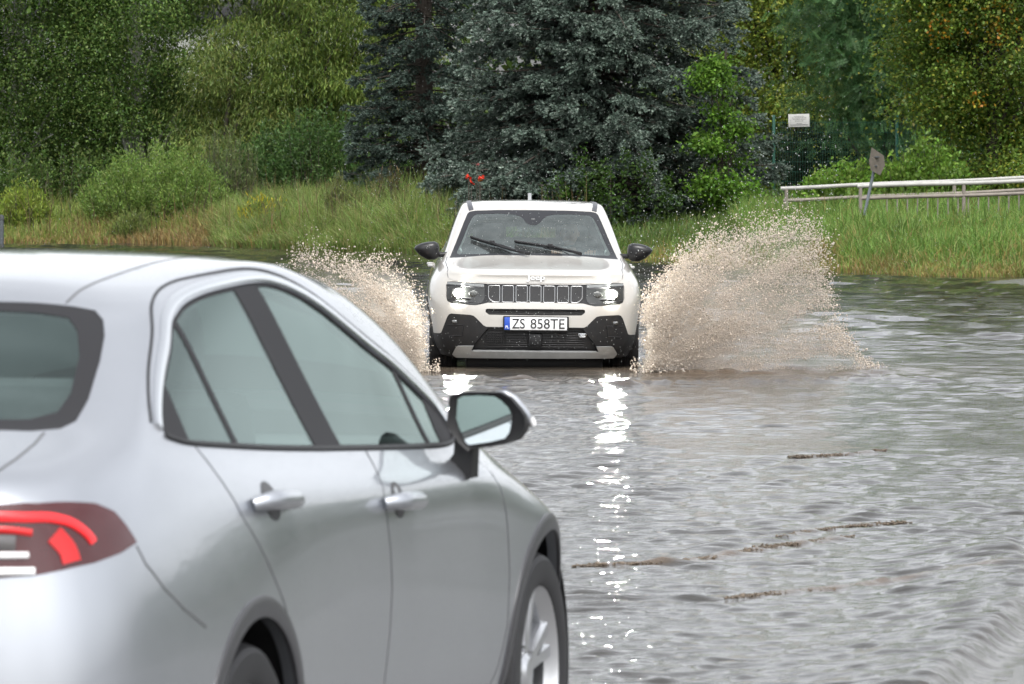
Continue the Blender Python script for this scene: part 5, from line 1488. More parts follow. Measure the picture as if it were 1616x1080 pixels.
def build_plants():
    rng = np.random.default_rng(77)
    G1 = [(.15, .21, .04), (.18, .245, .048), (.11, .175, .032), (.22, .25, .07)]
    DRY = [(.25, .18, .066), (.30, .23, .095), (.21, .135, .055), (.19, .165, .06)]
    LUSH = [(.115, .21, .038), (.145, .245, .048), (.09, .17, .032), (.185, .25, .065)]
    # left bank: dry sedge at the water's edge, greener behind
    P, d = scatter(50000, -15, -.4, -.15, 17, rng, 1.5)
    dryness = np.clip(.85 - d / 6.0 + .55 * vnoise(P[:, 0], P[:, 1], 1.6, 61) - np.clip((P[:, 0] + 5.6) / 2.0, 0, .75), 0.05, 1)
    isd = rng.random(len(P)) < dryness
    c = np.where(isd[:, None], palette(DRY, len(P), rng), palette(G1, len(P), rng))
    H = rng.uniform(.35, .75, len(P)) * (.85 + .3 * vnoise(P[:, 0], P[:, 1], .9, 62)) * np.clip(.45 + d / 2.5, .45, 1.15)
    grass('grass', 'tall dry and green grass on the left bank', P, H, c, 1, .017, .5)
    # fine, bent yellow-green grass of the mound in the middle
    P, d = scatter(40000, -6.4, -.6, -.2, 11, rng, 1.25)
    bumpz = .42 * np.exp(-((P[:, 0] + 2.9) / 2.0) ** 2)
    H = rng.uniform(.45, .85, len(P)) * (1 + bumpz) * np.clip(.5 + d / 2.2, .5, 1.1) * (.8 + .35 * vnoise(P[:, 0], P[:, 1], .7, 63))
    c = palette([(.18, .26, .06), (.15, .235, .05), (.215, .27, .085), (.11, .185, .04), (.26, .24, .10)], len(P), rng) * (1 + .25 * vnoise(P[:, 0], P[:, 1], .5, 64))[:, None]
    grass('mound_grass', 'bent yellow-green grass on the mound left of the pale SUV', P, np.clip(H, .15, 1.5), np.clip(c, .01, 1), 2, .014, .75)
    # right bank, leaving the dark ground under the spruce bare
    P, d = scatter(90000, .2, 13, -.1, 20, rng, 1.35)
    sk = (P[:, 0] > 4.25 + .25 * vnoise(P[:, 1], P[:, 0], .7, 68)) | (d < 1.1 + .9 * np.clip((P[:, 0] - 1.8) / 2.4, 0, 1)) & (rng.random(len(P)) < .5)
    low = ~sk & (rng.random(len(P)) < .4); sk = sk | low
    P, d = P[sk], d[sk]; low = low[sk]
    dryness = np.clip(.95 - d / 3.4 + .5 * vnoise(P[:, 0], P[:, 1], .8, 65), .06, .8)
    isd = rng.random(len(P)) < dryness
    c = np.where(isd[:, None], palette([(.24, .20, .062), (.18, .185, .05), (.28, .215, .085)], len(P), rng), palette(LUSH, len(P), rng)) * (1 + .22 * vnoise(P[:, 0], P[:, 1], .6, 66))[:, None]
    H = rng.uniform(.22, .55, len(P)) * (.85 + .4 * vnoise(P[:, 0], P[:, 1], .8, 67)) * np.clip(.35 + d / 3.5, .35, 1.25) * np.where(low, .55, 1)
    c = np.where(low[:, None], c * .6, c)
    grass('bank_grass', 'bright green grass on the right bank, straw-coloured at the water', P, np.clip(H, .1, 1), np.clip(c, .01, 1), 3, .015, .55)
    # seed heads and dead stalks standing above the grass
    P, d = scatter(700, -14, 1.5, .5, 14, rng, 1)
    H = rng.uniform(.8, 1.35, len(P)); grass('dead_stalks', 'thin brown stalks above the left bank grass', P, H, [(.10, .07, .035), (.17, .13, .06), (.06, .045, .025)], 4, .018, .18)

    WG = [(.055, .10, .022), (.07, .12, .028), (.045, .082, .02), (.09, .13, .034)]
    BI = [(.07, .125, .03), (.09, .15, .036), (.055, .10, .024), (.12, .17, .045)]
    YE = [(.165, .215, .036), (.13, .185, .034), (.225, .24, .04), (.10, .155, .03)]
    # left: two birches, willow, dark undergrowth
    broadleaf('birch_tree', 'dark green birch with white stem at the far left', -12.1, 126.5, 13, (-12.0, 126.5, 6.6, 3.0, 3.0, 6.4), 88000, (.075, .05), BI, 101, 'birches on the left', M_BIRCH, .5, .9, (.25, .5))
    broadleaf('birch_tree', 'dark green birch standing between the white-stemmed birch and the willow', -9.0, 125.0, 12, (-8.9, 125.0, 6.4, 2.15, 2.6, 6.2), 72000, (.075, .05), BI, 102, 'birches on the left', M_BIRCH, .5, .9, (.25, .48), holes=((-7.95, 4.65, .26), (-6.95, 5.42, .42)))
    broadleaf('willow_tree', 'yellow-green willow with hanging narrow leaves left of the spruces', -4.9, 123.5, 11, (-4.7, 123.5, 5.6, 2.4, 2.2, 5.2), 95000, (.15, .024), [(.145, .20, .045), (.11, .165, .038), (.18, .225, .055), (.085, .135, .034)], 103, None, None, 1.0, 1.1, (.25, .55), .12, holes=((-6.8, 5.4, .40), (-6.15, 3.95, .24)))
    broadleaf('young_willow', 'loose grey-green young willow in the gap before the pale building', -6.9, 122.5, 5.2, (-6.7, 122.5, 3.0, 1.35, 1.2, 2.0), 26000, (.14, .024), [(.14, .19, .05), (.11, .165, .045), (.18, .21, .06)], 104, None, None, .9, .8, (.25, .5), .1, holes=((-7.75, 4.55, .26), (-6.1, 3.9, .3), (-6.75, 5.3, .5)))
    bush('undergrowth', 'dark leafy undergrowth under the willow', -4.4, 120.5, 2.5, 1.2, 2.35, 19000, (.11, .038), [(.065, .125, .034), (.08, .145, .04), (.05, .10, .03)], 105)
    bush('undergrowth', 'dark undergrowth at the foot of the birches', -10.6, 122.5, 4.2, 1.3, 1.7, 15000, (.09, .045), BI, 106)
    # left bushes
    bush('willow_bush', 'big rounded light green bush on the left bank', -8.0, 117.2, 1.75, 1.5, 1.95, 30000, (.085, .026), [(.17, .26, .055), (.145, .23, .05), (.205, .28, .08), (.12, .195, .046)], 107, .9)
    bush('willow_bush', 'lanky grey-green bush behind the big rounded one', -6.5, 118.6, .85, .8, 2.1, 5200, (.10, .022), [(.13, .17, .06), (.11, .15, .055), (.15, .185, .07)], 108, 1.2)
    bush('goldenrod', 'small yellow-green weed clump at the left edge', -10.95, 116.6, .62, .6, 1.25, 5200, (.10, .024), [(.19, .26, .036), (.16, .225, .034), (.22, .27, .055)], 109, 1.1, None, 'weed')
    for i, (px_, d_, r_, h_, lab, cc) in enumerate(((540, 3.2, .5, 1.25, 'tall pale weed clump in the grass right of the willow bush', [(.17, .20, .07), (.14, .17, .05)]), (615, 4.6, .55, 1.35, 'dark-stalked dock clump on the mound beside the dark spruce', [(.10, .12, .04), (.13, .10, .05)]), (415, 2.2, .6, .95, 'low leafy weed clump with yellow flowers right of the big bush', [(.14, .20, .04), (.17, .22, .05), (.5, .42, .03)]), (210, .8, .5, .7, 'green sedge tuft at the water below the big bush', [(.13, .18, .045), (.16, .19, .06)]))):
        x_ = (px_ - 808) / 8200 * 114; y_ = float(shore(x_)) + d_
        bush('weed_clump', lab, x_ * y_ / 114, y_, r_, r_, h_, 2600, (.11, .02), cc, 120 + i, 1.6, None, 'weed')
    # spruces
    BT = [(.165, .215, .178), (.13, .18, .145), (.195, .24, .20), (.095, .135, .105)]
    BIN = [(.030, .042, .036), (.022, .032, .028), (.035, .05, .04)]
    spruce('spruce_tree', 'big blue spruce behind the pale SUV', 1.82, 104.0, 15, 3.32, 201, BT, BIN, .12, 1.05)
    spruce('spruce_tree', 'dark spruce half hidden behind the left side of the blue spruce', -1.9, 112.5, 14, 1.75, 202, [(.085, .125, .10), (.07, .105, .085), (.11, .145, .12)], [(.02, .03, .024), (.026, .036, .028)], .5, .85)
    # vine climbing the right side of the spruce
    broadleaf('climbing_vine', 'bright green leafy vine climbing the right side of the blue spruce', 4.05, 101.5, 4.0, (4.1, 101.2, 2.05, .46, .5, 1.65), 6500, (.085, .06), [(.075, .155, .018), (.058, .125, .016), (.10, .185, .026), (.045, .09, .014)], 203, None, None, .4, .6, (.12, .26), .3, cat='vine')
    bush('climbing_vine', 'thin dark vine low on the front of the blue spruce', 1.9, 100.4, 1.5, .4, 1.8, 2600, (.07, .05), [(.05, .10, .018), (.04, .08, .016)], 204, .2, None, 'vine', None, 3)
    # right side
    broadleaf('maple_tree', 'olive and yellow tree right of the blue spruce', 6.6, 119.0, 12, (6.6, 119.0, 5.9, 2.5, 2.3, 5.2), 80000, (.085, .055), YE, 301, None, None, .35, 1.5, (.28, .5))
    broadleaf('locust_tree', 'dark feathery-leaved tree above the leaning sign', 8.0, 110.5, 8, (7.9, 110.5, 4.3, 1.75, 1.5, 2.7), 9500, (.24, .020), [(.07, .145, .055), (.09, .17, .066), (.055, .115, .045)], 302, None, None, .5, 1.9, (.3, .55), pin=True)
    broadleaf('lime_tree', 'green tree with yellowing leaves at the right edge', 9.3, 100.5, 11, (9.35, 100.5, 5.2, 2.05, 2.0, 4.7), 105000, (.075, .055), [(.105, .17, .03), (.13, .195, .034), (.08, .135, .026), (.20, .215, .034), (.11, .17, .036)], 303, None, None, .3, .75, (.25, .45))
    broadleaf('ash_tree', 'dark tree far back between the spruce and the right-hand trees', 10.6, 126.0, 13, (10.4, 126.0, 6.5, 3.6, 2.2, 6.2), 36000, (.10, .06), WG, 304, None, None, .3, .9, (.3, .55))
    bush('dark_thicket', 'dark thicket below the white notice', 6.3, 112.5, 1.9, .9, 1.9, 9000, (.09, .05), [(.024, .042, .018), (.03, .05, .02), (.03, .04, .02)], 305)
    bush('bramble_bush', 'bright green low bush behind the left end of the railing', 6.55, 99.2, 1.25, .8, 1.05, 11000, (.085, .055), [(.13, .235, .034), (.11, .20, .03), (.165, .26, .048)], 306, .5)
    bush('bramble_bush', 'bright green bush behind the leaning sign', 7.85, 98.6, .95, .8, 1.5, 10000, (.085, .05), [(.12, .215, .033), (.15, .25, .04), (.10, .18, .028)], 307, .8)
    # autumn leaves: yellow sprays in the right-hand tree
    r2 = np.random.default_rng(9); V = []; C = []
    for (a, b_, s, k) in ((9.3, 4.25, .16, 60), (8.15, 4.35, .22, 60), (9.35, 4.85, .14, 30), (8.85, 3.0, .10, 26), (6.1, 3.2, .25, 60), (9.1, 4.55, .3, 50)):
        yy = 98.9 if a > 7.5 else 116.9
        P = np.array([a * yy / 98.9 if a < 7.5 else a, yy, b_]) + r2.normal(size=(k, 3)) * s; A = unit(r2.normal(size=(k, 3))); B = unit(np.cross(A, r2.normal(size=(k, 3))))
        V.append(leaf_quads(P, A, B, np.full(k, .08), np.full(k, .06))); C.append(palette([(.38, .24, .02), (.40, .17, .02), (.30, .24, .03)], k, r2))
    o = build_leaves('autumn_leaves', np.concatenate(V), np.concatenate(C), M_LEAF); tag(o, 'scattered yellow autumn leaves in the right-hand trees', None, None, 'stuff')
    # woodland closing the view; unseen trees beyond both sides added for reflections
    r3 = np.random.default_rng(12); Ps = []
    for n, x0, x1, y0, y1, zt in ((26000, -26, -8.6, 133, 142, 11), (9000, -5.6, 2, 133, 142, 11), (26000, 1, 26, 133, 142, 11), (16000, -26, 2, 131, 134, 3.6), (12000, 2, 26, 131, 134, 3.6), (45000, -90, -17, None, 0, 9), (45000, 16, 90, None, 0, 9)):
        xx = r3.uniform(x0, x1, n); yy = shore(xx) + 1 + 30 * r3.random(n) ** 1.6 if y0 is None else r3.uniform(y0, y1, n)
        zz = .3 + (zt - .3) * r3.random(n) ** (1.3 if y0 is None else 1)
        Ps.append(np.stack([xx, yy, zz], 1))
    P = np.concatenate(Ps); far = np.abs(P[:, 0]) > 15
    P[:, 2] = np.minimum(P[:, 2], np.where(far, 6.0, 10.5) + 2.2 * vnoise(P[:, 0], P[:, 1], 3.0, 71))
    A = unit(r3.normal(size=P.shape)); B = unit(np.cross(A, r3.normal(size=P.shape)))
    s = np.where(far, .42, .28)
    o = build_leaves('woodland', leaf_quads(P, A, B, s * r3.uniform(.8, 1.3, len(P)), s * .6 * r3.uniform(.8, 1.2, len(P))), palette(WG, len(P), r3), M_LEAF)
    tag(o, 'dark woodland behind the trees on the bank, with unseen side trees added for reflections', None, None, 'stuff')

# ------------------------------------------------------------------ spray, rain
OCT_V = np.array([(1, 0, 0), (-1, 0, 0), (0, 1, 0), (0, -1, 0), (0, 0, 1), (0, 0, -1)], float)
OCT_F = np.array([(0, 2, 4), (2, 1, 4), (1, 3, 4), (3, 0, 4), (2, 0, 5), (1, 2, 5), (3, 1, 5), (0, 3, 5)])

def drops(name, P, r, D, st, m, rng, label, parent=None):
    """P centres, r radii, D long axis, st stretch"""
    n = len(P)
    D = unit(D); U = unit(np.cross(D, rng.normal(size=(n, 3)))); W = np.cross(D, U)
    o = OCT_V * 1.0
    k = rng.uniform(.7, 1.3, (n, 6))
    V = P[:, None, :] + (o[None, :, 0, None] * D[:, None, :] * (r * st)[:, None, None] + o[None, :, 1, None] * U[:, None, :] * r[:, None, None] + o[None, :, 2, None] * W[:, None, :] * r[:, None, None]) * k[:, :, None]
    F = (np.arange(n)[:, None, None] * 6 + OCT_F[None]).reshape(-1, 3)
    ob = mesh_np(name, V.reshape(-1, 3), F, m, None, True)
    tag(ob, label, None, None, 'stuff')
    return ob

def drop_mat(name, col, rough=.18, trans=.0):
    m, nt, b = mat(name)
    tc = N(nt, 'ShaderNodeNewGeometry')
    mx = N(nt, 'ShaderNodeMix', data_type='RGBA'); nt.links.new(tc.outputs['Random Per Island'], mx.inputs['Factor'])
    mx.inputs['A'].default_value = (*[c * .72 for c in col], 1); mx.inputs['B'].default_value = (*[min(1, c * 1.22) for c in col], 1)
    nt.links.new(mx.outputs['Result'], b.inputs['Base Color'])
    b.inputs['Roughness'].default_value = rough; b.inputs['IOR'].default_value = 1.33
    tr = N(nt, 'ShaderNodeBsdfTranslucent'); nt.links.new(mx.outputs['Result'], tr.inputs['Color'])
    ms = N(nt, 'ShaderNodeMixShader'); ms.inputs[0].default_value = trans
    nt.links.new(b.outputs[0], ms.inputs[1]); nt.links.new(tr.outputs[0], ms.inputs[2])
    nt.links.new(ms.outputs[0], nt.nodes['Material Output'].inputs['Surface'])
    return m

def splash(name, label, x0, sg, A, T, n, seed, m):
    """muddy sheet of drops thrown sideways from a front wheel: height profile T over outward distance A"""
    rng = np.random.default_rng(seed)
    amax = A[-1]
    K = n * 9
    a = amax * rng.random(K) ** 1.05; top = np.interp(a, A, T)
    q = 1.12 * rng.random(K); z = q * top
    # jets: noise along rays from the wheel
    ph = np.arctan2(z, a + .25); rr = np.hypot(z, a + .25)
    jet = .5 + .5 * vnoise(ph * 9, rr * 1.1, 1.0, seed) + .35 * vnoise(ph * 26, rr * 2.5, 1.0, seed + 1) + .25 * vnoise(a * 9, z * 9, 1.0, seed + 2)
    edge = np.clip((1.08 - q) / .62, 0, 1) ** 1.5
    core = .24 + 1.05 * np.exp(-(a / (amax * .36)) ** 2) + .30 * np.exp(-(z / .16) ** 2) * (a < amax * .7)
    w = edge * core * np.clip(jet, .03, 1.5) ** 1.7 * np.clip((amax - a) / (.16 * amax), 0, 1)
    keep = rng.random(K) * 1.9 < w
    a, z, q = a[keep][:n], z[keep][:n], q[keep][:n]
    n = len(a); a = a + rng.normal(size=n) * (.015 + .05 * z)
    depth = 42.75 + .30 * a + .28 * z + rng.normal(size=n) * (.14 + .22 * q)
    sc = depth / 43.0
    P = np.stack([x0 * sc + sg * a * sc, depth, z * sc + .005], 1)
    D = np.stack([sg * (.6 + a * .5), np.full(n, -.2), .9 - 1.1 * q * 0 + rng.normal(size=n) * .5], 1) + .6 * rng.normal(size=(n, 3))
    r = np.exp(rng.normal(np.log(.0026), .45, n)) * (.85 + .75 * q ** 2)
    st = 1 + np.minimum(np.abs(rng.normal(0, .5, n)), 1.2)
    # loose drops flung beyond the sheet
    k = n // 26
    aa = rng.uniform(0, amax * 1.02, k); tt = np.interp(aa, A, T); zz = tt * (.86 + np.abs(rng.normal(0, .11, k)))
    P2 = np.stack([x0 + sg * (aa + rng.normal(size=k) * .05), 43 + .3 * aa + rng.normal(size=k) * .3, zz], 1)
    P = np.concatenate([P, P2]); D = np.concatenate([D, rng.normal(size=(k, 3))]); r = np.concatenate([r, np.exp(rng.normal(np.log(.0045), .4, k))]); st = np.concatenate([st, np.full(k, 1.1)])
    return drops(name, P, r, D, st, m, rng, label)

def mist(name, label, x0, sg, A, T, seed):
    """closed fan-shaped volume of fine droplets; density thins out towards its ragged top"""
    n = 40; aa = np.linspace(A[0], A[-1], n); tt = np.interp(aa, A, T) * 1.02 + .02
    V = []; F = []
    y0, y1 = 42.5, 43.15
    for a, t in zip(aa, tt):
        for y, z in ((y0 + .3 * a, .0), (y1 + .3 * a, .0), (y1 + .3 * a + .28 * t, t), (y0 + .3 * a + .28 * t, t)): V.append((sg * a, y - 43.0, z))
    for i in range(n - 1):
        for j in range(4): F.append((i * 4 + j, i * 4 + (j + 1) % 4, i * 4 + 4 + (j + 1) % 4, i * 4 + 4 + j))
    F += [(0, 1, 2, 3), (n * 4 - 4, n * 4 - 3, n * 4 - 2, n * 4 - 1)]
    m, nt, b = mat(name + '_volume'); nt.nodes.remove(b)
    pv = N(nt, 'ShaderNodeVolumePrincipled'); pv.inputs['Color'].default_value = (.90, .845, .79, 1); pv.inputs['Anisotropy'].default_value = .25
    tc = N(nt, 'ShaderNodeTexCoord'); sp = N(nt, 'ShaderNodeSeparateXYZ'); nt.links.new(tc.outputs['Object'], sp.inputs[0])
    def mth(op, a, b_=None, clamp=False):
        q = N(nt, 'ShaderNodeMath', operation=op, use_clamp=clamp)
        for i, v in enumerate((a, b_)):
            if v is None: continue
            if isinstance(v, (int, float)): q.inputs[i].default_value = v
            else: nt.links.new(v, q.inputs[i])
        return q.outputs[0]
    un_ = mth('DIVIDE', mth('MULTIPLY', sp.outputs[0], float(sg)), float(A[-1]))
    fc = N(nt, 'ShaderNodeFloatCurve'); c = fc.mapping.curves[0]
    tm = float(T.max())
    for i, (a, t) in enumerate(zip(A, T)):
        p = (float(a / A[-1]), float(t / tm))
        if i == 0: c.points[0].location = p
        elif i == len(A) - 1: c.points[-1].location = p
        else: c.points.new(*p)
    fc.mapping.update(); nt.links.new(un_, fc.inputs['Value'])
    q = mth('DIVIDE', sp.outputs[2], mth('MULTIPLY', fc.outputs[0], tm))
    fade = mth('MULTIPLY', mth('SUBTRACT', 1.0, q, True), 1.6, True)
    no = N(nt, 'ShaderNodeTexNoise'); no.inputs['Scale'].default_value = 5.5; no.inputs['Detail'].default_value = 5; no.inputs['Roughness'].default_value = .65
    nt.links.new(tc.outputs['Object'], no.inputs['Vector'])
    mr = N(nt, 'ShaderNodeMapRange'); mr.inputs['From Min'].default_value = .40; mr.inputs['From Max'].default_value = .62; mr.inputs['To Min'].default_value = .04; mr.inputs['To Max'].default_value = 1.0
    nt.links.new(no.outputs['Fac'], mr.inputs['Value'])
    inn = mth('MULTIPLY', mth('SUBTRACT', 1.0, un_, True), 1.5, True)
    d = mth('MULTIPLY', mth('MULTIPLY', mth('MULTIPLY', fade, mr.outputs['Result']), inn), 3.0)
    nt.links.new(d, pv.inputs['Density'])
    nt.links.new(pv.outputs[0], nt.nodes['Material Output'].inputs['Volume'])
    o = mesh_np(name, V, F, m, None, False); o.location = (x0, 43.0, .01)
    bm = bmesh.new(); bm.from_mesh(o.data); bmesh.ops.recalc_face_normals(bm, faces=bm.faces); bm.to_mesh(o.data); bm.free()
    tag(o, label, None, None, 'stuff')
    return o

def build_spray():
    m = drop_mat('muddy_spray', (.71, .645, .57), .25, .5)
    mr = drop_mat('rain_drop', (.55, .57, .57), .1, .4)
    splash('splash', 'muddy splash fanning high from the right-hand front wheel', .19 + .93, 1,
           np.array([0, .12, .25, .4, .6, .8, 1.0, 1.2, 1.36, 1.44, 1.5, 1.58, 1.68, 1.78, 1.88]),
           np.array([.62, .74, .90, 1.03, 1.14, 1.20, 1.22, 1.25, 1.26, 1.20, .72, .44, .24, .11, .03]), 150000, 31, m)
    splash('splash', 'muddy splash fanning from the left-hand front wheel behind the silver roof', .19 - .93, -1,
           np.array([0, .1, .2, .3, .45, .6, .75, .9, 1.02, 1.08, 1.12, 1.3]),
           np.array([.5, .7, .86, .93, .92, .88, .94, 1.0, 1.04, .96, .5, .1]), 115000, 32, m)
    mist('spray_mist', 'fine muddy mist inside the right-hand splash', .19 + .93, 1, np.array([0, .25, .5, .9, 1.3, 1.45, 1.65, 1.85]), np.array([.55, .85, 1.05, 1.18, 1.22, .95, .35, .06]), 41)
    mist('spray_mist', 'fine muddy mist inside the left-hand splash', .19 - .93, -1, np.array([0, .2, .45, .75, 1.0, 1.1, 1.2, 1.3]), np.array([.45, .82, .88, .92, 1.0, .8, .4, .1]), 42)
    # low churn along the waterline at the bumper and tyres
    rng = np.random.default_rng(33); n = 1100
    u = rng.uniform(.78, 1.3, n) * rng.choice([-1, 1], n); x = .19 + u
    y = 42.9 - .5 * np.cos(u * 1.1) + rng.normal(size=n) * .25
    z = np.abs(rng.normal(0, .05, n)) * (.15 + np.abs(u) ** 2) + .01
    drops('churned_spray', np.stack([x, y, z], 1), np.exp(rng.normal(np.log(.0045), .4, n)), rng.normal(size=(n, 3)), 1 + rng.random(n), m, rng, 'low brown spray along the bumper at the waterline')
    # broken, muddy crests of the small wakes
    mw = drop_mat('muddy_crest', (.15, .12, .09), .15, .2)
    Ps = []
    for pts, h, w, md in WAKES[:4]:
        q = smooth_path([np.array([*p, 0.]) for p in pts], 20); k = int(5500 * md ** 2); f = rng.random(k) * .92 + .04
        idx = np.minimum((f * (len(q) - 1)).astype(int), len(q) - 2); c = q[idx] + (q[idx + 1] - q[idx]) * rng.random((k, 1))
        g = np.clip(.6 + .6 * vnoise(f * 9, f * 0 + h * 999, 1.0, 91), .62, 1)
        c = c + rng.normal(size=(k, 3)) * np.array([.01, .030, 0]) * g[:, None]; c[:, 2] = h * .25 + np.abs(rng.normal(0, h * .5, k)) * g
        Ps.append(c[rng.random(k) < g])
    P = np.concatenate(Ps); n = len(P)
    drops('wake_crest', P, np.exp(rng.normal(np.log(.0026), .45, n)), np.array([1., .3, .1]) + .4 * rng.normal(size=(n, 3)), 1.2 + 1.4 * rng.random(n), mw, rng, 'broken brown crests of the small wakes on the water')
    # fine drops in the air and falling rain
    n = 6500
    y = 26 + 80 * rng.random(n) ** .8; x = rng.uniform(-.115, .115, n) * y * 1.35; z = rng.uniform(.02, 6.5, n)
    z = np.where(z > 1.75 + (y * .034), z * .98, z)
    P = np.stack([x, y, z], 1)
    # denser fine spray drifting up behind the right splash
    k = 700; a = rng.uniform(0, 1.7, k)
    P2 = np.stack([1.05 + a, 43.8 + rng.normal(size=k) * .6, np.abs(rng.normal(0, .55, k)) * (.6 + .5 * a) + .5 + .55 * np.minimum(a, 1.2)], 1)
    k3 = 1500; P3 = np.stack([rng.uniform(-1.2, 1.5, k3), rng.uniform(42.2, 43.4, k3), rng.uniform(.1, 1.9, k3)], 1)
    P = np.concatenate([P, P2, P3]); n = len(P)
    r = np.concatenate([rng.uniform(.0018, .0036, n - k - k3) * np.clip(P[:n - k - k3, 1] / 55, .7, 1.5), rng.uniform(.002, .005, k), rng.uniform(.0014, .003, k3)])
    drops('rain', P, r, np.array([0, 0, 1.0]) + .25 * rng.normal(size=(n, 3)), np.full(n, 1.5), mr, rng, 'falling rain and fine drops in the air')

# ------------------------------------------------------------------ railings, signs, fence, building, flowers
def build_misc():
    mp = plain('rail_paint', (.33, .325, .305), .55, var=.35, scale=6, bump=.3)
    mp2 = plain('rail_rust', (.20, .175, .15), .7, var=.45, scale=7, bump=.4)
    def rail(label, Y, xa, za, xb, zb, low, posts, bal):
        t = empty('railing', (xa, Y, float(ground_z(xa, Y)))); o = np.array(t.location)
        tag(t, label, 'railing', 'pipe railings on the right bank')
        def tz(x): return za + (zb - za) * (x - xa) / (xb - xa)
        for dz, m, r, x1 in ((0, mp, .037, xa), (-low, mp2, .032, xa + .05)):
            n = 14; pts = [(x, Y + .006 * math.sin(x * 3), tz(x) + dz + .006 * math.sin(x * 2.1)) for x in np.linspace(x1, xb, n)]
            b = MB(); b.tube([np.array(p) - o for p in pts], r, 12); b.build('rail', m, t)
        for x in posts:
            g = float(ground_z(x, Y)) - .15
            b = MB(); b.tube([np.array((x, Y, g)) - o, np.array((x, Y, tz(x))) - o], .034, 10); b.build('post', mp2, t)
        for x in bal:
            g = float(ground_z(x, Y)) - .05
            b = MB(); b.tube([np.array((x, Y, g)) - o, np.array((x, Y, tz(x) - low)) - o], .013, 6); b.build('baluster', mp2, t)
    Y = 96.; k = Y / 8200
    rail('longer pale pipe railing set farther back, its left end free', Y, (1232 - 808) * k, CAM_Z - 32.5 * k, (1700 - 808) * k, CAM_Z - 12.5 * k, .225, [(1241 - 808) * k, (1506 - 808) * k, (1640 - 808) * k], [])
    Y = 91.; k = Y / 8200
    rail('nearer pale pipe railing with thin uprights below its lower pipe', Y, (1353 - 808) * k, CAM_Z - 29.5 * k, (1700 - 808) * k, CAM_Z - 18 * k, .215, [(1358 - 808) * k, (1521 - 808) * k, (1690 - 808) * k], [(p - 808) * k for p in range(1400, 1700, 16)])
    # leaning sign seen from its back
    Y = 89.5; k = Y / 8200
    def W(px, py, yy=0): return np.array(((px - 808) * k, Y + yy, CAM_Z - (py - 265) * k))
    base = W(1366, 330); t = empty('leaning_sign', tuple(base)); tag(t, 'weathered road sign seen from its back on a leaning grey post', 'road sign')
    b = MB(); b.tube([W(1364, 340) - base, W(1384, 247) - base], .028, 10); b.build('post', plain('sign_post_grey', (.16, .18, .20), .5, metal=.4, var=.3, scale=12), t)
    pl = [(1374.4, 233), (1395, 246), (1397, 261), (1389, 277), (1373, 269), (1370, 255)]
    A = [W(a, c, -.07 + (a - 1383) * .011) - base for a, c in pl]; n = len(A)
    V = [tuple(p) for p in A] + [tuple(p + np.array([.004, .012, 0])) for p in A]
    mesh_np('sign_plate', V, [tuple(range(n)), tuple(range(n, 2 * n))[::-1]] + [(i, n + i, n + (i + 1) % n, (i + 1) % n) for i in range(n)], plain('sign_back', (.11, .095, .078), .7, var=.4, scale=14, bump=.2), t, False)
    for c in (248, 262):
        b = MB(); b.box(tuple(W(1381.5 - (c - 255) * .25, c, -.085) - base), (.09, .05, .03), .006); b.build('clamp', M_DARKIN, t)
    # green mesh fence with a notice
    Y = 105.5; k = Y / 8200; xs = [(1221 - 808) * k + 2.5 * i for i in range(4)]
    zf = .55; t = empty('mesh_fence', (xs[0], Y, zf)); tag(t, 'dark green wire mesh fence behind the railings', 'fence')
    mg = plain('fence_green', (.012, .085, .055), .4, var=.2)
    for x in xs:
        b = MB(); b.box((x - xs[0], 0, 1.05), (.06, .04, 2.3), .006); b.build('post', mg, t)
    for i in range(3):
        b = MB(); w = 2.44; x0 = xs[i] - xs[0] + .03
        for j in range(49): b.box((x0 + w * j / 48, .0, 1.05), (.005, .005, 2.05))
        for j in range(11): b.box((x0 + w / 2, .006, .05 + j * .2), (w, .006, .006))
        b.build('mesh_panel', mg, t, smooth=False)
    c = np.array(((1260.5 - 808) * k, Y - .06, CAM_Z - (190.5 - 265) * k))
    t = empty('notice', tuple(c)); t.rotation_euler = (0, R(-1.6), 0); tag(t, 'small white printed notice on the green fence', 'sign')
    b = MB(); b.box((0, 0, 0), (.43, .012, .262), .003); b.build('board', plain('notice_white', (.62, .62, .60), .5, var=.08, scale=9), t)
    mi = plain('faded_print', (.22, .22, .22), .7); rr = np.random.default_rng(3)
    b = MB()
    for z, w in ((.085, .20), (.055, .28), (.025, .24), (-.01, .15), (-.06, .10)):
        x = -w / 2
        while x < w / 2:
            l = rr.uniform(.012, .03); b.box((x + l / 2, -.0075, z), (l, .003, .011)); x += l + .008
    b.box((0, -.0075, -.088), (.36, .003, .016)); b.build('print', mi, t, smooth=False)
    # pale building glimpsed through the leaves
    t = empty('building', (-8.2, 134, .6)); tag(t, 'pale building glimpsed through the leaves at upper left', 'building')
    mw = plain('render_wall', (.60, .62, .58), .8, var=.12, scale=1.5); mgw = plain('panel_green', (.30, .40, .29), .7, var=.1)
    b = MB(); b.box((0, 3, 2.45), (9, 6, 4.9)); b.build('wall', mw, t, smooth=False)
    b = MB(); b.box((0, 2.9, 5.15), (9.3, 6.4, .5), .02); b.build('cornice', plain('dark_band', (.05, .05, .055), .6), t)
    b = MB(); b.box((0, 3, 6.6), (9, 6, 2.4)); b.build('wall', mw, t, smooth=False)
    b = MB(); b.box((0, 2.9, 8.0), (9.4, 6.5, .4), .02); b.build('roof', plain('roof_grey', (.12, .12, .125), .7), t)
    for i, x in enumerate((-3.4, -2.1, -.75, .6, 1.9, 3.3)):
        b = MB(); b.box((x, -.02, 3.1), (.8, .06, 1.3)); f = b.build('window', mgw if i % 2 else M_GLOSSBLK, t, smooth=False)
        b = MB(); b.box((x, -.02, 6.75), (.8, .06, 1.1)); f = b.build('window', M_GLOSSBLK, t, smooth=False)
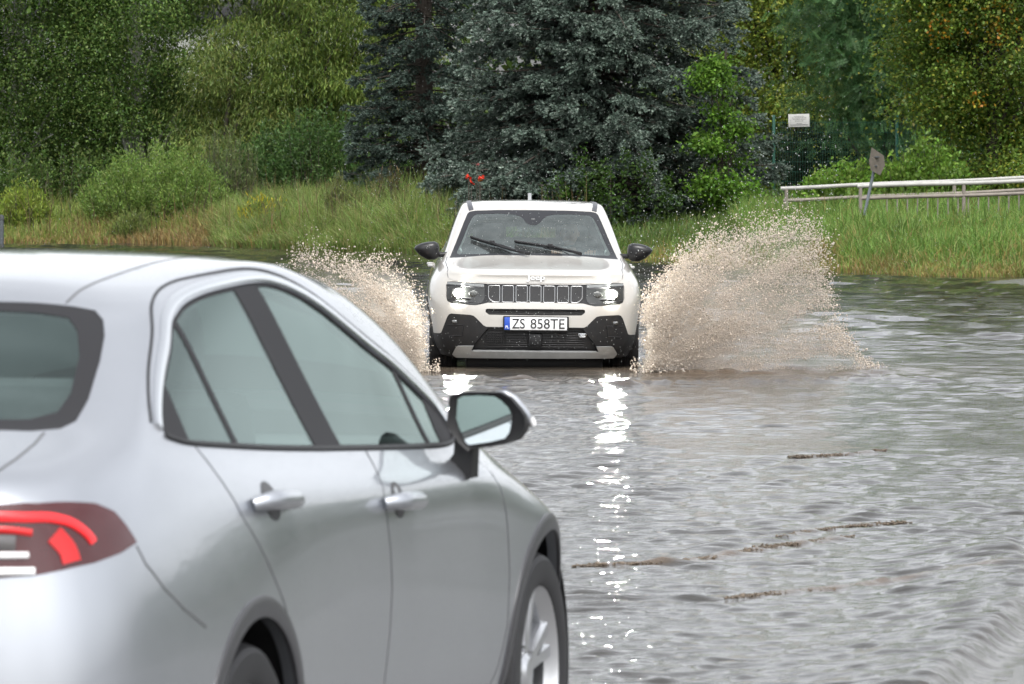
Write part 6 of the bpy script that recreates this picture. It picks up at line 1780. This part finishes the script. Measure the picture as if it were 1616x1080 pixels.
    # red and orange flowers at the foot of the spruce
    Y = 99.9; k = Y / 8200; rg = np.random.default_rng(5)
    t = empty('flower_plant', ((748 - 808) * k, Y, float(ground_z((748 - 808) * k, Y)))); o = np.array(t.location)
    tag(t, 'red and orange flowers low at the left foot of the blue spruce', 'flower')
    mr = plain('petal_red', (.62, .045, .02), .5, var=.2); mo = plain('petal_orange', (.55, .15, .015), .5)
    for px, py, n, m, s in ((739.5, 279, 8, mr, .05), (739, 283, 6, mr, .045), (759, 279, 7, mr, .05), (757, 285, 5, mo, .045), (744, 289, 6, mr, .05), (753, 260, 5, plain('petal_dark', (.25, .05, .05), .5), .04)):
        c = np.array(((px - 808) * k, Y + rg.uniform(-.1, .1), CAM_Z - (py - 265) * k)) - o
        b = MB(); b.tube([(c[0] * .5, c[1], -.05), (c[0] * .9, c[1], c[2] * .6), tuple(c)], .008, 6); st = b.build('stem', M_BARK, t)
        V = []; F = []
        for q in range(n):
            d = unit(rg.normal(size=3) * np.array([1, 1, .7])); u = unit(np.cross(d, rg.normal(size=3))); v = np.cross(d, u)
            i = len(V)
            V += [c, c + d * s * .8 + u * s * .6, c + d * s * 1.5 + v * s * .25, c + d * s * .8 - u * s * .6]; F += [(i, i + 1, i + 2, i + 3)]
        mesh_np('blossom', V, F, m, t, False)
    bush('flower_foliage', 'bright green leaves below the red flowers', -.40, 99.6, .5, .3, .80, 3000, (.12, .03), [(.09, .15, .025), (.11, .18, .03)], 401, 1.0, None, 'plant')
    # small grey marker post at the far left
    x, Y = -11.14, 113.4; g = float(ground_z(x, Y)); t = empty('marker_post', (x, Y, g)); tag(t, 'small grey marker post at the water edge, cut by the left frame', 'post')
    b = MB(); b.lathe([(.001, 0), (.055, 0), (.052, .62), (.001, .63)], 'z', 16); b.build('post', plain('post_grey', (.07, .08, .085), .5, var=.2), t)
    b = MB(); b.lathe([(.06, .60), (.06, .66), (.045, .70), (.001, .71)], 'z', 16); b.build('cap', M_DARKIN, t)

# ------------------------------------------------------------------ the driver of the pale SUV
def skin_mesh(nodes, edges, sub=2):
    me = bpy.data.meshes.new('tmp'); me.from_pydata([n[0] for n in nodes], edges, []); me.update()
    o = bpy.data.objects.new('tmp', me); COL.objects.link(o)
    o.modifiers.new('skin', 'SKIN')
    for i, n in enumerate(nodes):
        v = me.skin_vertices[0].data[i]; r = n[1]; v.radius = r if isinstance(r, tuple) else (r, r)
        v.use_root = (i == 0)
    s = o.modifiers.new('sub', 'SUBSURF'); s.levels = sub; s.render_levels = sub
    dg = bpy.context.evaluated_depsgraph_get(); dg.update()
    m2 = bpy.data.meshes.new_from_object(o.evaluated_get(dg))
    V = [v.co[:] for v in m2.vertices]; F = [tuple(p.vertices) for p in m2.polygons]
    bpy.data.objects.remove(o); bpy.data.meshes.remove(me); bpy.data.meshes.remove(m2)
    return V, F

def build_driver():
    msk = plain('skin', (.50, .29, .21), .5, var=.08); mhair = plain('hair', (.02, .014, .01), .7, var=.3, scale=40)
    msh = plain('dark_shirt', (.05, .055, .06), .85, var=.2, scale=30); mpr = plain('shirt_print', (.72, .72, .70), .7)
    p = empty('person', SUV_LOC, SUV_RZ)
    p.rotation_euler = (R(-.55), 0, SUV_RZ)
    tag(p, 'driver in a dark shirt with pale print, both hands on the wheel', 'person')
    y0 = .335
    nodes = [((-2.10, y0, .62), (.15, .17)), ((-2.17, y0, .80), (.12, .155)), ((-2.22, y0, .96), (.115, .17)), ((-2.22, y0, 1.04), (.07, .10)), ((-2.20, y0, 1.09), (.052, .055)), ((-2.17, y0, 1.15), (.052, .052)),
             ((-2.20, y0 - .19, .985), .062), ((-1.98, y0 - .25, .82), .045), ((-1.80, y0 - .17, .97), .034), ((-1.735, y0 - .14, 1.025), (.028, .032)),
             ((-2.20, y0 + .19, .985), .062), ((-1.98, y0 + .25, .82), .045), ((-1.80, y0 + .19, .97), .034), ((-1.735, y0 + .175, 1.025), (.028, .032)),
             ((-1.72, y0 - .12, .62), .085), ((-1.38, y0 - .14, .56), .06), ((-1.18, y0 - .13, .34), .045),
             ((-1.72, y0 + .12, .62), .085), ((-1.38, y0 + .14, .56), .06), ((-1.18, y0 + .13, .34), .045)]
    edges = [(0, 1), (1, 2), (2, 3), (3, 4), (4, 5), (2, 6), (6, 7), (7, 8), (8, 9), (2, 10), (10, 11), (11, 12), (12, 13), (0, 14), (14, 15), (15, 16), (0, 17), (17, 18), (18, 19)]
    V, F = skin_mesh(nodes, edges)
    # head and face on the same body mesh
    b = MB(); b.add(V, F)
    hc = np.array([-2.155, y0, 1.225])
    nu, nv = 28, 20; V = []; F = []
    for j in range(nv + 1):
        th = math.pi * j / nv
        for i in range(nu):
            a = 2 * math.pi * i / nu; x, y, z = math.sin(th) * math.cos(a), math.sin(th) * math.sin(a), math.cos(th)
            rx, ry, rz = .098, .076, .122
            jaw = 1 - .28 * max(0, -z) ** 1.5
            px = x * rx * (1 if x < 0 else .95); py = y * ry * jaw
            f = max(0, x)
            px += .020 * f * math.exp(-((y * ry) / .012) ** 2 - ((z * rz + .015) / .022) ** 2)      # nose
            px -= .010 * f * math.exp(-((abs(y * ry) - .032) / .014) ** 2 - ((z * rz - .010) / .014) ** 2)  # eye sockets
            px += .006 * f * math.exp(-((y * ry) / .025) ** 2 - ((z * rz + .062) / .008) ** 2)      # lips
            px += .008 * f * math.exp(-((y * ry) / .03) ** 2 - ((z * rz + .10) / .02) ** 2)         # chin
            V.append(hc + np.array([px, py, z * rz]))
    for j in range(nv):
        for i in range(nu): F.append((j * nu + i, (j + 1) * nu + i, (j + 1) * nu + (i + 1) % nu, j * nu + (i + 1) % nu))
    b.add(V, F)
    for s in (-1, 1): b.lathe([(.001, 0), (.018, .002), (.026, .010), (.020, .018), (.001, .016)], 'y', 14, (hc[0] - .005, hc[1] + s * .078 - (.009), hc[2] - .005))
    # hands: palm, four bent fingers round the rim, thumb
    for s, c in ((-1, np.array([-1.70, y0 - .135, 1.045])), (1, np.array([-1.70, y0 + .18, 1.045]))):
        pn = [(tuple(c + np.array([-.035, 0, -.02])), (.022, .028)), (tuple(c + np.array([-.005, 0, .01])), (.016, .036)), (tuple(c + np.array([.015, 0, .028])), (.013, .036))]
        V, F = skin_mesh(pn, [(0, 1), (1, 2)], 1); b.add(V, F)
        for q, ln in enumerate((.85, 1.0, .95, .78)):
            dy = (q - 1.5) * .019
            r0 = c + np.array([.014, dy, .028])
            fn = [(tuple(r0), .009), (tuple(r0 + np.array([.028 * ln, 0, .008])), .0088), (tuple(r0 + np.array([.042 * ln, 0, -.014])), .008), (tuple(r0 + np.array([.034 * ln, 0, -.034])), .007)]
            V, F = skin_mesh(fn, [(0, 1), (1, 2), (2, 3)], 1); b.add(V, F)
        th = [(tuple(c + np.array([-.015, -s * .03, .012])), .011), (tuple(c + np.array([.004, -s * .052, .018])), .010), (tuple(c + np.array([.026, -s * .055, .008])), .008)]
        V, F = skin_mesh(th, [(0, 1), (1, 2)], 1); b.add(V, F)
    body = b.build('body', msk, p, sharp=60)
    # shirt: sleeves to the elbow, loosely over the torso
    n2 = [((-2.10, y0, .60), (.165, .185)), ((-2.17, y0, .80), (.135, .17)), ((-2.22, y0, .96), (.13, .185)), ((-2.22, y0, 1.035), (.085, .115)), ((-2.20, y0 - .19, .985), .074), ((-2.02, y0 - .24, .84), .062), ((-2.20, y0 + .19, .985), .074), ((-2.02, y0 + .24, .84), .062)]
    V, F = skin_mesh(n2, [(0, 1), (1, 2), (2, 3), (2, 4), (4, 5), (2, 6), (6, 7)])
    b = MB(); b.add(V, F); sh = b.build('shirt', msh, p, sharp=60)
    b = MB()
    for i in range(5): b.box((-2.072 + .002 * i, y0 - .09 + i * .028, .985 + .006 * i), (.006, .016, .055), .002, Matrix.Rotation(R(14), 3, 'X'))
    b.build('shirt_print', mpr, sh)
    # trousers
    n3 = [((-2.10, y0, .60), (.16, .175)), ((-1.72, y0 - .12, .62), .10), ((-1.38, y0 - .14, .56), .075), ((-1.18, y0 - .13, .34), .06), ((-1.72, y0 + .12, .62), .10), ((-1.38, y0 + .14, .56), .075), ((-1.18, y0 + .13, .34), .06)]
    V, F = skin_mesh(n3, [(0, 1), (1, 2), (2, 3), (0, 4), (4, 5), (5, 6)]); b = MB(); b.add(V, F); b.build('trousers', M_SEAT, p, sharp=60)
    # hair cap
    V = []; F = []
    for j in range(11):
        th = R(100) * j / 10
        for i in range(nu):
            a = 2 * math.pi * i / nu; x, y, z = math.sin(th) * math.cos(a), math.sin(th) * math.sin(a), math.cos(th)
            k = 1.10 + .03 * math.sin(a * 7 + j)
            lim = 1 if x < .1 else max(0.0, 1 - (x - .1) * 1.1)
            zz = z if x < .15 else max(z, .52 + .1 * x)
            V.append(hc + np.array([x * .098 * k - .004, y * .076 * k, zz * .122 * k + .002]))
    for j in range(10):
        for i in range(nu): F.append((j * nu + i, (j + 1) * nu + i, (j + 1) * nu + (i + 1) % nu, j * nu + (i + 1) % nu))
    mesh_np('hair', V, F, mhair, p)
    b = MB()
    for s in (-1, 1): b.box(tuple(hc + np.array([.088, s * .031, .022])), (.006, .03, .006), .002); b.lathe([(.001, .0), (.009, -.004), (.010, -.010)], 'x', 12, tuple(hc + np.array([.083, s * .031, .009])))
    b.build('eyes_and_brows', mhair, p)

def build_camera():
    cam = bpy.data.cameras.new('camera'); o = bpy.data.objects.new('camera', cam); COL.objects.link(o)
    o.location = (0, 0, CAM_Z); o.rotation_euler = (R(90), 0, 0)
    cam.sensor_width = 36; cam.lens = FPX / 1616 * 36
    cam.shift_y = -(540 - 265) / 1616.0
    cam.clip_start = .5; cam.clip_end = 3000
    cam.dof.use_dof = True; cam.dof.focus_distance = 44.0; cam.dof.aperture_fstop = 15
    SC.camera = o
    return o
SUN_EL, SUN_AZ = R(60), R(165)      # azimuth measured clockwise from +Y
def build_light():
    w = bpy.data.worlds.new('World'); SC.world = w; w.use_nodes = True
    nt = w.node_tree; bg = nt.nodes['Background']
    sky = N(nt, 'ShaderNodeTexSky', sky_type='NISHITA'); sky.sun_disc = False
    sky.sun_elevation = SUN_EL; sky.sun_rotation = SUN_AZ; sky.air_density = 1.0; sky.dust_density = 4.0
    # overcast: the sky is drained of blue, with soft lighter and darker cloud
    hs = N(nt, 'ShaderNodeHueSaturation'); hs.inputs['Saturation'].default_value = .17; hs.inputs['Value'].default_value = 1.0
    nt.links.new(sky.outputs[0], hs.inputs['Color'])
    tc = N(nt, 'ShaderNodeTexCoord'); mp = N(nt, 'ShaderNodeMapping'); mp.inputs['Scale'].default_value = (1.6, 1.6, 4)
    nt.links.new(tc.outputs['Generated'], mp.inputs['Vector'])
    no = N(nt, 'ShaderNodeTexNoise'); no.inputs['Scale'].default_value = 2.2; no.inputs['Detail'].default_value = 7
    nt.links.new(mp.outputs[0], no.inputs['Vector'])
    mr = N(nt, 'ShaderNodeMapRange'); mr.inputs['From Min'].default_value = .3; mr.inputs['From Max'].default_value = .7
    mr.inputs['To Min'].default_value = 1.15; mr.inputs['To Max'].default_value = 1.95
    nt.links.new(no.outputs['Fac'], mr.inputs['Value'])
    mx = N(nt, 'ShaderNodeMix', data_type='RGBA', blend_type='MULTIPLY'); mx.inputs['Factor'].default_value = 1
    nt.links.new(hs.outputs[0], mx.inputs['A']); nt.links.new(mr.outputs['Result'], mx.inputs['B'])
    nt.links.new(mx.outputs['Result'], bg.inputs['Color'])
    bg.inputs['Strength'].default_value = .15
    l = bpy.data.lights.new('sun', 'SUN'); l.energy = .8; l.angle = R(18); l.color = (1, .965, .92)
    o = bpy.data.objects.new('sun', l); COL.objects.link(o)
    d = Vector((math.sin(SUN_AZ) * math.cos(SUN_EL), math.cos(SUN_AZ) * math.cos(SUN_EL), math.sin(SUN_EL)))
    o.rotation_euler = d.to_track_quat('Z', 'Y').to_euler(); o.location = d * 50
    vs = SC.view_settings; vs.view_transform = 'Standard'; vs.look = 'None'; vs.gamma = 1; vs.use_curve_mapping = False; vs.exposure = .66
    c = SC.cycles
    c.use_denoising = True
    try: c.denoiser = 'OPENIMAGEDENOISE'; c.denoising_input_passes = 'RGB_ALBEDO_NORMAL'; c.denoising_prefilter = 'ACCURATE'
    except Exception: pass
    c.max_bounces = 8; c.volume_bounces = 2; c.volume_step_rate = 1.0; c.volume_max_steps = 128; c.diffuse_bounces = 3; c.glossy_bounces = 4; c.transmission_bounces = 6; c.transparent_max_bounces = 12
    c.caustics_reflective = False; c.caustics_refractive = False
    c.sample_clamp_indirect = 40.0
    c.use_adaptive_sampling = True; c.adaptive_threshold = .02

build_light(); build_camera(); build_ground(); build_water(); build_plants(); build_misc(); build_sedan(); build_suv(); build_driver(); build_spray()
